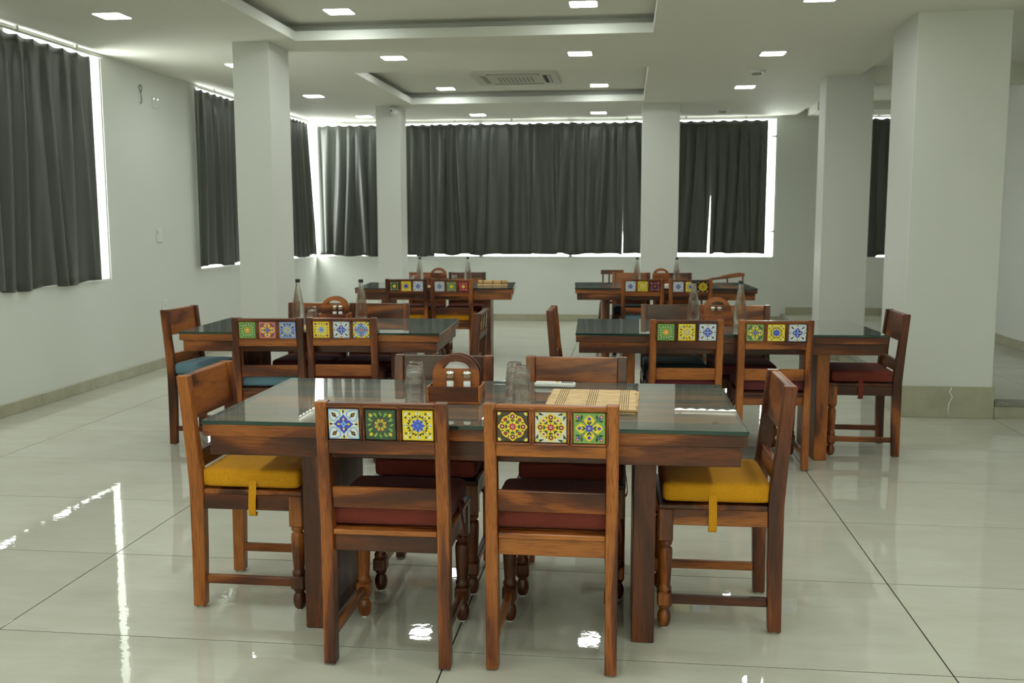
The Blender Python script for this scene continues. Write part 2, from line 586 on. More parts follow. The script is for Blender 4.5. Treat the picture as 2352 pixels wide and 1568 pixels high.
# ceiling with two recessed trays ------------------------------------
TR = [(-2.67, 0.187, 5.20, 7.86), (-2.67, 0.187, 9.58, 12.17)]
LIP, SET, ZT = 0.075, 0.14, 3.02
RX, RY, RZ = 2.30, 7.41, 2.97          # raised strip of ceiling on the right
b = MB()
def cq(x0, x1, y0, y1, z, mat=MAT['ceiling']):
    b.add([(x0, y0, z), (x1, y0, z), (x1, y1, z), (x0, y1, z)], [(0, 3, 2, 1)], mat)
X0, X1 = TR[0][0], TR[0][1]
cq(XL, X0, YB, YF, ZC)
cq(X1, RX, YB, YF, ZC)
cq(RX, XR, YB, RY, ZC)
cq(X0, X1, YB, TR[0][2], ZC)
cq(X0, X1, TR[0][3], TR[1][2], ZC)
cq(X0, X1, TR[1][3], YF, ZC)
for (x0, x1, y0, y1) in TR:
    z1 = ZC + LIP
    for (a, c) in (((x0, y0), (x1, y0)), ((x1, y0), (x1, y1)), ((x1, y1), (x0, y1)), ((x0, y1), (x0, y0))):
        b.add([(*a, ZC), (*c, ZC), (*c, z1), (*a, z1)], [(0, 1, 2, 3)], MAT['trayface'])
    e = SET
    X_, Y_ = (x0 - e, x0, x1, x1 + e), (y0 - e, y0, y1, y1 + e)
    for i in range(3):
        for j in range(3):
            if (i, j) != (1, 1):
                b.add([(X_[i], Y_[j], z1), (X_[i + 1], Y_[j], z1), (X_[i + 1], Y_[j + 1], z1), (X_[i], Y_[j + 1], z1)], [(0, 1, 2, 3)], MAT['trayface'])
    p = [(X_[0], Y_[0]), (X_[3], Y_[0]), (X_[3], Y_[3]), (X_[0], Y_[3])]
    for i in range(4):
        a, c = p[i], p[(i + 1) % 4]
        b.add([(*a, z1), (*c, z1), (*c, ZT), (*a, ZT)], [(0, 1, 2, 3)], MAT['trayface'])
    cq(X_[0], X_[3], Y_[0], Y_[3], ZT)
# raised strip, its step faces and the cross beam
b.add([(RX, RY, ZC), (RX, YF, ZC), (RX, YF, RZ), (RX, RY, RZ)], [(0, 1, 2, 3)], MAT['ceiling'])
b.add([(RX, RY, ZC), (XR, RY, ZC), (XR, RY, RZ), (RX, RY, RZ)], [(0, 1, 2, 3)], MAT['ceiling'])
cq(RX, XR, RY, YF, RZ)
b.box(2.45, XR, 10.40, 10.70, 2.80, RZ, MAT['ceiling'])
b.box(2.45, XR, 13.35, YF, 2.86, RZ, MAT['ceiling'])
b.box(XL - WT, XR + WT, YB - WT, YF + WT, 3.2, 3.3, MAT['ceiling'])
ce = put('ceiling', b.mesh('ceiling', fix=False))
tag(ce, 'off-white false ceiling with two recessed rectangular trays', 'ceiling', kind='structure')

# columns -----------------------------------------------------------
def column(x0, x1, y0, y1, label, skirt=0.10, z0=0.0):
    t = thing('column', label, 'column', ((x0 + x1) / 2, (y0 + y1) / 2, 0), kind='structure')
    w, d = (x1 - x0) / 2, (y1 - y0) / 2
    m = MB(); m.box(-w, w, -d, d, 0.0, 3.0, MAT['column'], c=0.004)
    put('shaft', m, t)
    if skirt:
        th = 0.014
        m = MB(); m.box(-w - th, w + th, -d - th, -d, 0.0005, skirt, MAT['skirting'], c=0.002)
        put('skirting_tile', m, t)
        for s in (-1, 1):
            m = MB()
            xs = sorted((s * w, s * (w + th)))
            m.box(xs[0], xs[1], -d, d, 0.0005, skirt, MAT['skirting'], c=0.002)
            put('skirting_tile', m, t)
    return t
column(-3.20, -2.89, 7.84, 8.31, 'white square column on the left beside the pier between the windows')
column(-3.17, -2.857, 12.32, 12.66, 'slim white column with the dome camera near the far curtains')
column(0.18, 0.64, 12.44, 12.80, 'white column standing before the middle of the far curtains')
cr = column(2.015, 2.65, 7.35, 7.99, 'broad white column at right with a tall beige skirting', 0.232)
m = MB()
pts = [(0.03, -0.329 - 0.005, 0.225), (0.02, -0.334, 0.19), (0.04, -0.334, 0.155), (0.02, -0.334, 0.11), (0.015, -0.334, 0.06), (0.02, -0.334, 0.02)]
m.tube(pts, 0.004, MAT['tissue'], 5)
put('skirting_vein', m, cr)
column(1.985, 2.45, 10.38, 10.72, 'white column behind the middle right table', 0.23)

# skirting ------------------------------------------------------------
def skirting(name, label, a, bpt, along, sgn, joints, h=0.094, z=0.0):
    """row of skirting tiles along a wall; along 0 = x, 1 = y"""
    t = thing(name, label, 'skirting', (0, 0, 0), kind='structure')
    th = 0.014
    js = [bpt[0]] + [j for j in joints if bpt[0] < j < bpt[1]] + [bpt[1]]
    for p, q in zip(js[:-1], js[1:]):
        m = MB()
        lo, hi = sorted((a, a + sgn * th))
        L = (q - p) / 2 - 0.0012
        if along:
            m.box(lo, hi, -L, L, z + 0.0005, z + h, MAT['skirting'], c=0.002)
            put('skirting_tile', m, t, (0, (p + q) / 2, 0))
        else:
            m.box(-L, L, lo, hi, z + 0.0005, z + h, MAT['skirting'], c=0.002)
            put('skirting_tile', m, t, ((p + q) / 2, 0, 0))
skirting('baseboard_left', 'beige tile skirting along the left wall', XL, (YB, YF), 1, 1, [7.093 + 0.78 * k for k in range(-14, 10)])
skirting('baseboard_far', 'beige tile skirting along the far wall', YF, (XL + 0.02, XS - 0.01), 0, -1, [-4.2 + 0.8 * k for k in range(10)])
skirting('baseboard_right', 'beige tile skirting along the right wall', XR, (7.45, YF), 1, -1, [7.5 + 0.8 * k for k in range(10)], z=STEP)
skirting('baseboard_corner', 'beige tile skirting right of the far window', YF, (XS + 0.06, XR - 0.02), 0, -1, [2.9, 3.6], z=STEP)

# windows -------------------------------------------------------------
def window(name, label, along, plane, p0, p1, mull, sgn):
    """frame and panes set in the outer third of the wall"""
    t = thing(name, label, 'window', kind='structure')
    a0, a1 = sorted((plane + sgn * 0.010, plane + sgn * 0.034))
    def bar(n, u0, u1, z0, z1):
        m = MB()
        if along:
            m.box(a0, a1, u0, u1, z0, z1, MAT['upvc'], c=0.003)
        else:
            m.box(u0, u1, a0, a1, z0, z1, MAT['upvc'], c=0.003)
        return put(n, m, t)
    z0, z1 = SILL, ZLIN
    bar('frame', p0, p1, z0, z0 + 0.012)
    bar('frame', p0, p1, z1 - 0.008, z1)
    bar('frame', p0, p0 + 0.016, z0, z1)
    bar('frame', p1 - 0.016, p1, z0, z1)
    us = [p0] + mull + [p1]
    for u in mull:
        bar('mullion', u - 0.025, u + 0.025, z0, z1)
    am = (a0 + a1) / 2
    for u0, u1 in zip(us[:-1], us[1:]):
        m = MB()
        if along:
            m.box(am - 0.003, am + 0.003, u0 + 0.02, u1 - 0.02, z0 + 0.02, z1 - 0.02, MAT['pane'])
        else:
            m.box(u0 + 0.02, u1 - 0.02, am - 0.003, am + 0.003, z0 + 0.02, z1 - 0.02, MAT['pane'])
        put('pane', m, t)
window('window_1', 'left window nearest the viewer with a bright gap beside its curtain', 1, XL, W1[0], W1[1], [5.55, 6.9], -1)
window('window_2', 'left window running into the far corner', 1, XL, W2[0], YF + 0.010, [11.4, 12.7], -1)
window('window_3', 'long far window behind the row of dark curtains', 0, YF, XL - 0.034, FX1, [-3.4, -2.1, -0.8, 0.5], 1)
window('window_4', 'narrow far window seen between the two right columns', 0, YF, FX2, XR, [], 1)
# small friction stays on the window jamb
for z in (2.60, 1.29):
    m = MB(); m.box(-0.03, 0.03, -0.012, 0.012, -0.012, 0.012, MAT['grey_plastic'], c=0.003)
    m.box(0.028, 0.04, -0.02, 0.02, -0.02, 0.02, MAT['grey_plastic'], c=0.003)
    tag(put('window_stay', m, None, (FX1 - 0.045, YF - 0.002, z)), 'small grey window stay on the %s of the right jamb of the far window' % ('upper part' if z > 2 else 'lower part'), 'bracket')

# curtains --------------------------------------------------------------
ME_HOOK = boxmesh('runner_hook', -0.004, 0.004, -0.004, 0.004, -0.02, 0.02, MAT['upvc'])
def curtain(u0, u1, plane, along, inward, label, seed, ztop=2.818, zbot=0.955, lean=0.0, pleat=0.155, lean0=0.0, amp=0.022):
    """pleated sheet; u along the wall, inward = sign of the direction into the room"""
    r = random.Random(seed)
    W = u1 - u0
    n = max(3, round(W / pleat))
    per = 14
    NU, NV = n * per, 30
    ph = [r.uniform(-0.5, 0.5) for _ in range(n + 1)]
    am = [r.uniform(0.65, 1.25) for _ in range(n + 1)]
    dr = [r.uniform(-0.05, 0.05) for _ in range(n + 1)]
    hem = [r.uniform(-0.016, 0.016) for _ in range(n + 1)]
    v, f = [], []
    for iv in range(NV + 1):
        t = iv / NV
        for iu in range(NU + 1):
            s = iu / NU
            k = s * n
            i = min(int(k), n - 1)
            w = k - i
            sm = w * w * (3 - 2 * w)
            A = am[i] * (1 - sm) + am[i + 1] * sm
            P = ph[i] * (1 - sm) + ph[i + 1] * sm
            D = dr[i] * (1 - sm) + dr[i + 1] * sm
            H = hem[i] * (1 - sm) + hem[i + 1] * sm
            a = 2 * PI * k + P * (0.3 + 1.6 * t) + 1.2 * math.sin(2.1 * t + 3 * D * 20)
            top = max(0.0, 1 - t / 0.10)
            fold = math.cos(a) + 0.28 * math.cos(2 * a + P * 3)
            pin = -abs(math.sin(PI * k)) ** 0.6 * 0.5 + 0.5          # pinch pleats near the heading
            dpt = amp * A * ((1 - top) * fold * (0.55 + 0.45 * min(1, t * 2.5)) + top * (pin * 1.2 - 0.3))
            dpt += 0.012 * math.sin(3.1 * s * W + seed) * t
            ed = min(1.0, s * W / 0.05, (1 - s) * W / 0.05)
            dpt *= ed
            u = u0 + W * s + D * t * t * ed + 0.022 * ed * math.sin(a) * (1 - top) * (0.4 + t * 0.6)
            u += (lean * s + lean0 * (1 - s)) * t
            z = ztop + (zbot - ztop) * t + H * t + 0.006 * top * math.cos(2 * PI * k)
            d = plane + inward * (dpt + 0.0)
            v.append((d, u, z) if along else (u, d, z))
    for iv in range(NV):
        for iu in range(NU):
            o = iv * (NU + 1) + iu
            f.append((o, o + 1, o + NU + 2, o + NU + 1))
    c = thing('curtain', label, 'curtain', (plane if along else (u0 + u1) / 2, (u0 + u1) / 2 if along else plane, zbot), group='charcoal curtains')
    m = MB()
    off = c.location
    m.add([(p[0] - off[0], p[1] - off[1], p[2] - off[2]) for p in v], f, MAT['curtain'], True)
    o = put('cloth', m.mesh('cloth', fix=False), c)
    so = o.modifiers.new('thickness', 'SOLIDIFY')
    so.thickness = 0.003
    for i in range(n + 1):          # runner hooks at the heading
        u = u0 + W * i / n
        u = min(max(u, u0 + 0.01), u1 - 0.01)
        p = (plane, u) if along else (u, plane)
        put('runner_hook', ME_HOOK, c, (p[0] - off[0], p[1] - off[1], 2.812 - off[2]))
    return c
CX = XL + 0.038
O = 0.016
curtain(4.25, 6.66, CX + O, 1, 1, 'charcoal curtain cut by the left edge of the picture', 3, zbot=0.918, pleat=0.2)
curtain(6.62, 8.035, CX - O, 1, 1, 'largest charcoal curtain on the nearest left window', 5, zbot=0.924, lean=0.012, pleat=0.19)
curtain(9.99, 11.55, CX + O, 1, 1, 'charcoal curtain between the left pier and the left column', 8, zbot=0.955, lean0=-0.01, pleat=0.18)
curtain(11.5, 12.7, CX - O, 1, 1, 'charcoal curtain hidden behind the left column', 9, zbot=0.955, pleat=0.18)
curtain(12.66, 13.66, CX + O, 1, 1, 'charcoal curtain on the left wall next to the corner gap', 10, zbot=0.955, lean=0.30, amp=0.020, pleat=0.15)
CY = YF - 0.038
FC = [(-4.50, -3.52, 'far charcoal curtain beside the bright corner gap', 0.94),
      (-3.56, -2.78, 'far charcoal curtain mostly behind the slim camera column', 0.94),
      (-2.82, -2.235, 'far charcoal curtain just right of the slim camera column', 0.955),
      (-2.25, -1.36, 'paler far charcoal curtain above the far left table bottles', 0.955),
      (-1.41, -0.60, 'far charcoal curtain in the middle of the long window', 0.965),
      (-0.65, -0.025, 'far charcoal curtain left of the thin light slit', 0.965),
      (-0.052, 0.60, 'far charcoal curtain between the light slit and the middle column', 0.965),
      (0.55, 1.205, 'far charcoal curtain right of the middle column', 0.975),
      (1.165, 1.93, 'last far charcoal curtain beside the bright right jamb', 0.975)]
for i, (a, c_, lab, zb) in enumerate(FC):
    curtain(a, c_, CY + (O if i % 2 else -O), 0, -1, lab, 20 + i, zbot=zb, lean=-0.036 if i == 5 else -0.07 if i == 7 else 0.0, lean0=0.0, amp=0.022, pleat=0.165)
curtain(3.22, 3.95, CY, 0, -1, 'dark curtain in the narrow window between the right columns', 40, zbot=0.945)
# curtain tracks
def track(label, along, plane, u0, u1, n):
    t = thing('curtain_track', label, 'curtain rail')
    m = MB()
    if along:
        m.box(plane - 0.012, plane + 0.012, u0, u1, 2.832, 2.852, MAT['alu'], c=0.003)
    else:
        m.box(u0, u1, plane - 0.012, plane + 0.012, 2.832, 2.852, MAT['alu'], c=0.003)
    put('rail', m, t)
    for i in range(n):
        u = u0 + (u1 - u0) * (i + 0.5) / n
        p = (plane, u) if along else (u, plane)
        m = MB(); m.box(p[0] - 0.012, p[0] + 0.012, p[1] - 0.012, p[1] + 0.012, 2.850, ZC + 0.001, MAT['alu'])
        put('bracket', m, t)
track('aluminium curtain rail over the nearest left window', 1, CX, 4.22, 8.20, 5)
track('aluminium curtain rail over the left window by the corner', 1, CX, 10.14, 14.0, 5)
track('long aluminium curtain rail over the far window', 0, CY, -4.5, 2.03, 8)
track('short curtain rail in the narrow window between right columns', 0, CY, 3.21, 3.97, 2)

# ------------------------------------------------------------------ ceiling fixtures
def rounded_square(h, r, n=5):
    p = []
    for cx, cy, a0 in ((h - r, h - r, 0), (-h + r, h - r, PI / 2), (-h + r, -h + r, PI), (h - r, -h + r, 1.5 * PI)):
        for k in range(n + 1):
            a = a0 + (PI / 2) * k / n
            p.append((cx + r * math.cos(a), cy + r * math.sin(a)))
    return p
mb = MB()
pl_ = rounded_square(0.10, 0.018, 2)
nl_ = len(pl_)
mb.add([(x, y, -0.006) for x, y in pl_], [tuple(range(nl_))[::-1]], MAT['led'])
mb.add([(x, y, z) for z in (-0.006, 0.0) for x, y in pl_], [(i, (i + 1) % nl_, nl_ + (i + 1) % nl_, nl_ + i) for i in range(nl_)], MAT['white_plastic'])
ME_LED = mb.mesh('diffuser', fix=False)
mb = MB()
po, pi_ = rounded_square(0.109, 0.022), rounded_square(0.1005, 0.0185)
n_ = len(po)
mb.add([(p[0], p[1], z) for z in (-0.007, 0.0) for p in po] + [(p[0], p[1], z) for z in (-0.007, 0.0) for p in pi_],
       [(i, (i + 1) % n_, n_ + (i + 1) % n_, n_ + i) for i in range(n_)] +
       [(2 * n_ + i, 2 * n_ + (i + 1) % n_, (i + 1) % n_, i) for i in range(n_)], MAT['white_plastic'])
ME_BEZ = mb.mesh('bezel')
def led(x, y, z, label):
    t = thing('ceiling_light', label, 'ceiling light', (x, y, z), group='square led ceiling panels')
    put('diffuser', ME_LED, t)
    put('bezel', ME_BEZ, t)
LT = [(-3.627, 6.75, ZC, 'square ceiling light at top left near the first curtain'),
      (-3.60, 8.97, ZC, 'square ceiling light hidden behind the left column with one corner showing'),
      (-3.614, 11.22, ZC, 'square ceiling light just right of the left column'),
      (-3.618, 13.45, ZC, 'small square ceiling light left of the dome camera'),
      (-2.19, 7.47, ZT, 'square ceiling light in the near tray, left one'),
      (-0.335, 7.44, ZT, 'square ceiling light in the near tray, right one'),
      (-2.19, 5.75, ZT, 'square ceiling light in the near tray above the picture, left'),
      (-0.335, 5.75, ZT, 'square ceiling light in the near tray above the picture, right'),
      (-2.076, 8.75, ZC, 'square ceiling light between the two trays, left one'),
      (-0.42, 8.73, ZC, 'square ceiling light between the two trays, right one'),
      (1.246, 8.94, ZC, 'square ceiling light right of the trays, nearer one'),
      (1.259, 11.08, ZC, 'square ceiling light right of the trays, farther one'),
      (1.25, 6.80, ZC, 'square ceiling light just above the top edge at right'),
      (-2.176, 11.84, ZT, 'square ceiling light in the far tray left of the air conditioner'),
      (-0.34, 11.78, ZT, 'square ceiling light in the far tray right of the air conditioner'),
      (-2.176, 10.0, ZT, 'square ceiling light in the far tray hidden by its near lip, left'),
      (-0.34, 10.0, ZT, 'square ceiling light in the far tray hidden by its near lip, right'),
      (-2.03, 13.44, ZC, 'square ceiling light by the far curtain rail, left of centre'),
      (-0.39, 13.40, ZC, 'square ceiling light by the far curtain rail, right of centre')]
for y, row in ((4.4, 'in the row above the front table'), (3.25, 'in the added fill row above the front chairs'), (0.95, 'in the added fill row straight above the viewer'), (2.1, 'in the row just ahead of the viewer'), (-0.2, 'in the first row behind the viewer'), (-2.0, 'in the last row by the back wall')):
    for x, wh in ((-3.6, 'leftmost'), (-2.05, 'second from left'), (-0.4, 'middle'), (1.25, 'second from right'), (3.1, 'rightmost')):
        if y in (3.25, 0.95) and abs(x + 1) > 2.3:  # these two unseen rows are extra lamps, added to brighten the near area
            continue
        LT.append((x, y, ZC, '%s square ceiling light %s' % (wh, row)))
for a in LT:
    led(*a)

# cassette air conditioner
ac = thing('cassette_air_conditioner', 'ceiling cassette air conditioner in the far tray', 'air conditioner', (-1.235, 11.05, ZT))
m = MB(); m.prism(rounded_square(0.47, 0.06), 2, -0.022, 0.0, MAT['ac']); put('panel', m, ac)
m = MB(); m.box(-0.22, 0.22, -0.22, 0.22, -0.030, -0.022, MAT['ac'], c=0.004)
g = put('intake_grille', m, ac)
for i in range(9):
    m = MB(); x = -0.18 + i * 0.045
    m.box(x - 0.012, x + 0.012, -0.19, 0.19, -0.0315, -0.030, MAT['vent'])
    put('slat', m, g)
for k in range(4):
    a = k * PI / 2
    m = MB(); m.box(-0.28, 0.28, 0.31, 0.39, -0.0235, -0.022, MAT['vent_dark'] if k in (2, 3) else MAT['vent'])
    o = put('air_outlet', m, ac, rz=a)
    m = MB(); m.box(-0.27, 0.27, 0.36, 0.385, -0.030, -0.0235, MAT['ac'], c=0.003)
    put('louvre', m, o)

# smoke detectors
for (x, y, lab) in ((1.24, 9.96, 'round smoke detector on the ceiling between the right lights'), (1.233, 13.3, 'round smoke detector on the ceiling by the far right curtain')):
    t = thing('smoke_detector', lab, 'smoke detector', (x, y, ZC), group='smoke detectors')
    m = MB(); m.lathe([(0.085, 0.0), (0.085, -0.012), (0.07, -0.022)], MAT['white_plastic'], 24); put('base', m, t)
    m = MB(); m.lathe([(0.05, -0.022), (0.05, -0.03), (0.035, -0.038)], MAT['vent'], 20); put('sensor', m, t)

# dome camera on slim column
t = thing('dome_camera', 'white dome security camera high on the slim column', 'camera', (-2.935, 12.32, 2.815))
m = MB(); m.lathe([(0.062, 0.0), (0.062, 0.03), (0.05, 0.04)], MAT['white_plastic'], 24); o = put('base', m, t); o.rotation_euler = (PI / 2, 0, 0)
m = MB(); m.lathe([(0.05, 0.04), (0.048, 0.055), (0.038, 0.072), (0.02, 0.083), (0.004, 0.086)], MAT['white_plastic'], 24)
o = put('dome', m, t); o.rotation_euler = (PI / 2, 0, 0)
m = MB(); m.box(-0.022, 0.004, -0.086, -0.062, -0.014, 0.010, MAT['black'], c=0.004); put('lens', m, t)

# wall fittings on the left pier
t = thing('wall_wire', 'grey loop of wire hanging from the left pier', 'wire', (XL + 0.006, 8.93, 2.54))
pts = [(0.012, -0.035, 0.0), (0.01, -0.01, 0.002), (0.006, 0.006, 0.015), (0.005, 0.004, 0.06), (0.005, -0.004, 0.10), (0.006, -0.03, 0.125), (0.007, -0.045, 0.145),
       (0.008, -0.03, 0.165), (0.008, -0.005, 0.172), (0.008, 0.012, 0.155), (0.007, 0.008, 0.13), (0.006, 0.0, 0.105)]
m = MB(); m.tube(pts, 0.0045, MAT['wire'], 6); put('loop', m, t)
t = thing('junction_plate', 'small blank plate with two shiny screws on the left pier', 'plate', (XL, 9.22, 2.585))
m = MB(); m.box(0, 0.006, -0.06, 0.06, -0.06, 0.045, MAT['wall'], c=0.002); put('plate', m, t)
for s in (-1, 1):
    m = MB(); m.lathe([(0.011, 0.006), (0.011, 0.010), (0.006, 0.013)], MAT['chrome'], 12)
    o = put('screw', m, t, (0, s * 0.04, 0.028)); o.rotation_euler = (0, PI / 2, 0)
t = thing('light_switch', 'white switch plate on the left pier', 'switch', (XL, 9.18, 1.306))
m = MB(); m.box(0, 0.010, -0.055, 0.055, -0.07, 0.07, MAT['white_plastic'], c=0.003); put('plate', m, t)
m = MB(); m.box(0.010, 0.016, -0.04, 0.0, 0.005, 0.05, MAT['white_plastic'], c=0.002); put('rocker', m, t)
m = MB(); m.box(0.010, 0.011, -0.045, -0.030, 0.01, 0.04, MAT['grey_plastic']); put('gap', m, t)
t = thing('wall_socket', 'white socket plate low on the left pier', 'socket', (XL, 9.23, 0.614))
m = MB(); m.box(0, 0.009, -0.055, 0.055, -0.045, 0.045, MAT['white_plastic'], c=0.003); put('plate', m, t)
for s in (-1, 1):
    m = MB(); m.box(0.009, 0.0095, s * 0.015 - 0.004, s * 0.015 + 0.004, -0.01, 0.002, MAT['black']); put('hole', m, t)

# ------------------------------------------------------------------ painted tiles (flat vector print on ceramic)
PAL = {'white': (0.72, 0.72, 0.70), 'blue': (0.035, 0.045, 0.42), 'sky': (0.16, 0.36, 0.72), 'yellow': (0.72, 0.53, 0.03),
       'green': (0.022, 0.052, 0.022), 'leaf': (0.18, 0.33, 0.045), 'brown': (0.045, 0.016, 0.010), 'red': (0.36, 0.025, 0.045),
       'grass': (0.165, 0.30, 0.075), 'pink': (0.56, 0.17, 0.15), 'peri': (0.20, 0.27, 0.56), 'orange': (0.66, 0.30, 0.03),
       'cream': (0.66, 0.64, 0.56), 'maroon': (0.10, 0.014, 0.022), 'navy': (0.015, 0.03, 0.08), 'steel': (0.10, 0.19, 0.34),
       'pale': (0.36, 0.48, 0.50), 'ink': (0.010, 0.018, 0.014), 'crimson': (0.30, 0.012, 0.020), 'mid': (0.13, 0.20, 0.09)}
PM = {k: simple('glaze ' + k, c, 0.12, spec=0.5) for k, c in PAL.items()}
def disc(x, y, r, n=14):
    return [(x + r * math.cos(2 * PI * i / n), y + r * math.sin(2 * PI * i / n)) for i in range(n)]
def petal(x, y, a, L, w, base=0.0, pw=1.0, n=7):
    """pointed leaf starting at distance base from (x,y) in direction a"""
    L_, R_ = [], []
    for i in range(n + 1):
        t = i / n
        h = w * math.sin(PI * t ** pw)
        L_.append((base + L * t, h)); R_.append((base + L * t, -h))
    p = L_ + R_[-2:0:-1]
    c, s = math.cos(a), math.sin(a)
    return [(x + u * c - q * s, y + u * s + q * c) for u, q in p]
def scallop(x, y, r, n, amp, ph=0.0, m=48, sharp=False):
    o = []
    for i in range(m):
        a = 2 * PI * i / m
        k = abs(math.cos(n * (a - ph) / 2)) if sharp else 0.5 + 0.5 * math.cos(n * (a - ph))
        rr = r * (1 - amp + amp * k)
        o.append((x + rr * math.cos(a), y + rr * math.sin(a)))
    return o
def stroke(pts, w):
    L_, R_ = [], []
    for i, p in enumerate(pts):
        q0, q1 = pts[max(i - 1, 0)], pts[min(i + 1, len(pts) - 1)]
        dx, dy = q1[0] - q0[0], q1[1] - q0[1]
        d = math.hypot(dx, dy) or 1
        nx, ny = -dy / d * w, dx / d * w
        L_.append((p[0] + nx, p[1] + ny)); R_.append((p[0] - nx, p[1] - ny))
    return L_ + R_[::-1]
def rotp(poly, a):
    c, s = math.cos(a), math.sin(a)
    return [(x * c - y * s, x * s + y * c) for x, y in poly]
def mir(poly):
    return [(y, x) for x, y in poly]
def rep(col, poly, n=4, a0=0.0, mirror=False):
    out = [(col, rotp(poly, a0 + 2 * PI * k / n)) for k in range(n)]
    if mirror:
        out += [(col, rotp(mir(poly), a0 + 2 * PI * k / n)) for k in range(n)]
    return out
D4 = PI / 4
def d_cross(ground='white', core='blue', curl='sky', gem='brown', tip='yellow', knot='green'):
    S = [('ground', ground)]
    heart = [(0.10, 0.30), (0.13, 0.40), (0.22, 0.455), (0.34, 0.475), (0.475, 0.475), (0.475, 0.34), (0.455, 0.22), (0.40, 0.13), (0.30, 0.10), (0.25, 0.14), (0.24, 0.19)]
    h2 = [(0.24, 0.19), (0.19, 0.24), (0.14, 0.25), (0.10, 0.30)]
    S += rep(curl, stroke(heart[:9], 0.022)) + rep(curl, stroke(heart[8:], 0.016)) + rep(curl, stroke(h2, 0.016))
    S += rep('ink', stroke([(0.12, 0.12), (0.26, 0.26)], 0.006))
    S += rep(gem, [(0.22, 0.22), (0.36, 0.26), (0.40, 0.40), (0.26, 0.36)]) + rep(tip, disc(0.315, 0.315, 0.018, 8))
    S += rep(knot, petal(0, 0, 0, 0.14, 0.035, 0.35)) + rep(tip, petal(0, 0, 0.17, 0.11, 0.028, 0.40), 4, 0, False) + rep(tip, petal(0, 0, -0.17, 0.11, 0.028, 0.40))
    q = []
    for k in range(4):
        q += rotp([(0.13, -0.13), (0.21, -0.125), (0.255, -0.06), (0.335, 0.0), (0.255, 0.06), (0.21, 0.125)], k * PI / 2)
    S += [(core, q)]
    S += rep(tip, petal(0, 0, 0, 0.125, 0.036, 0.10)) + rep('sky', disc(0.055, 0, 0.042, 10)) + [('navy', disc(0, 0, 0.025, 8))]
    return S
def d_leaf(ground='green', ray='yellow', dot='red', leaf='leaf', bud='yellow'):
    S = [('ground', ground)]
    for k in range(8):
        a = k * D4 + D4 / 2
        S.append((ray, petal(0, 0, a, 0.145, 0.042, 0.07)))
        S.append(('ink', petal(0, 0, a, 0.12, 0.010, 0.08)))
        S.append((dot, petal(0, 0, k * D4, 0.055, 0.018, 0.17)))
    S.append((dot, disc(0, 0, 0.024, 8)))
    for k in range(4):
        a = k * PI / 2
        S.append((leaf, rotp([(0.29, -0.03), (0.36, -0.045), (0.45, 0.03), (0.37, 0.035)], a)))
        S.append((bud, petal(0, 0, a + D4, 0.15, 0.052, 0.38, 0.85)))
        S.append(('ink', petal(0, 0, a + D4, 0.10, 0.006, 0.41)))
        for s in (0.43, -0.43):
            S.append((leaf, petal(0, 0, a + s, 0.19, 0.034, 0.27)))
            S.append((leaf, petal(0.36 * math.cos(a + s), 0.36 * math.sin(a + s), a + s * 2.6, 0.11, 0.026)))
    return S
def d_star(ground='yellow', core='blue', core2='sky', leaf='green', bl='white'):
    S = [('ground', ground)]
    for k in range(8):
        a = k * D4
        S.append(('navy', stroke([(0.15 * math.cos(a), 0.15 * math.sin(a)), (0.40 * math.cos(a), 0.40 * math.sin(a))], 0.008)))
        R = 0.40 if k % 2 == 0 else 0.54
        for s in (-1, 0, 1):
            S.append((core2 if k % 2 == 0 and s == 0 else bl, petal(0, 0, a, 0.07, 0.03, R - 0.02) if s == 0 else disc((R) * math.cos(a + s * 0.09), R * math.sin(a + s * 0.09), 0.030, 7)))
        for s in (-1, 1):
            c = a + s * 0.25
            S.append((leaf, scallop(0.31 * math.cos(c), 0.31 * math.sin(c), 0.052, 3, 0.5, c, 18)))
            if k % 2:
                c = a + s * 0.19
                S.append((leaf, scallop(0.47 * math.cos(c), 0.47 * math.sin(c), 0.05, 3, 0.5, c + 1, 18)))
                S.append((bl, disc(0.40 * math.cos(a + s * 0.1), 0.40 * math.sin(a + s * 0.1), 0.025, 7)))
    S.append((core2, scallop(0, 0, 0.205, 8, 0.22, D4 / 2)))
    S.append((core, scallop(0, 0, 0.225, 8, 0.52, 0, 64, True)))
    for k in range(8):
        S.append((core2, petal(0, 0, k * D4, 0.07, 0.006, 0.08)))
    S += [(core2, disc(0, 0, 0.05, 12)), (core, disc(0, 0, 0.034, 12))]
    return S
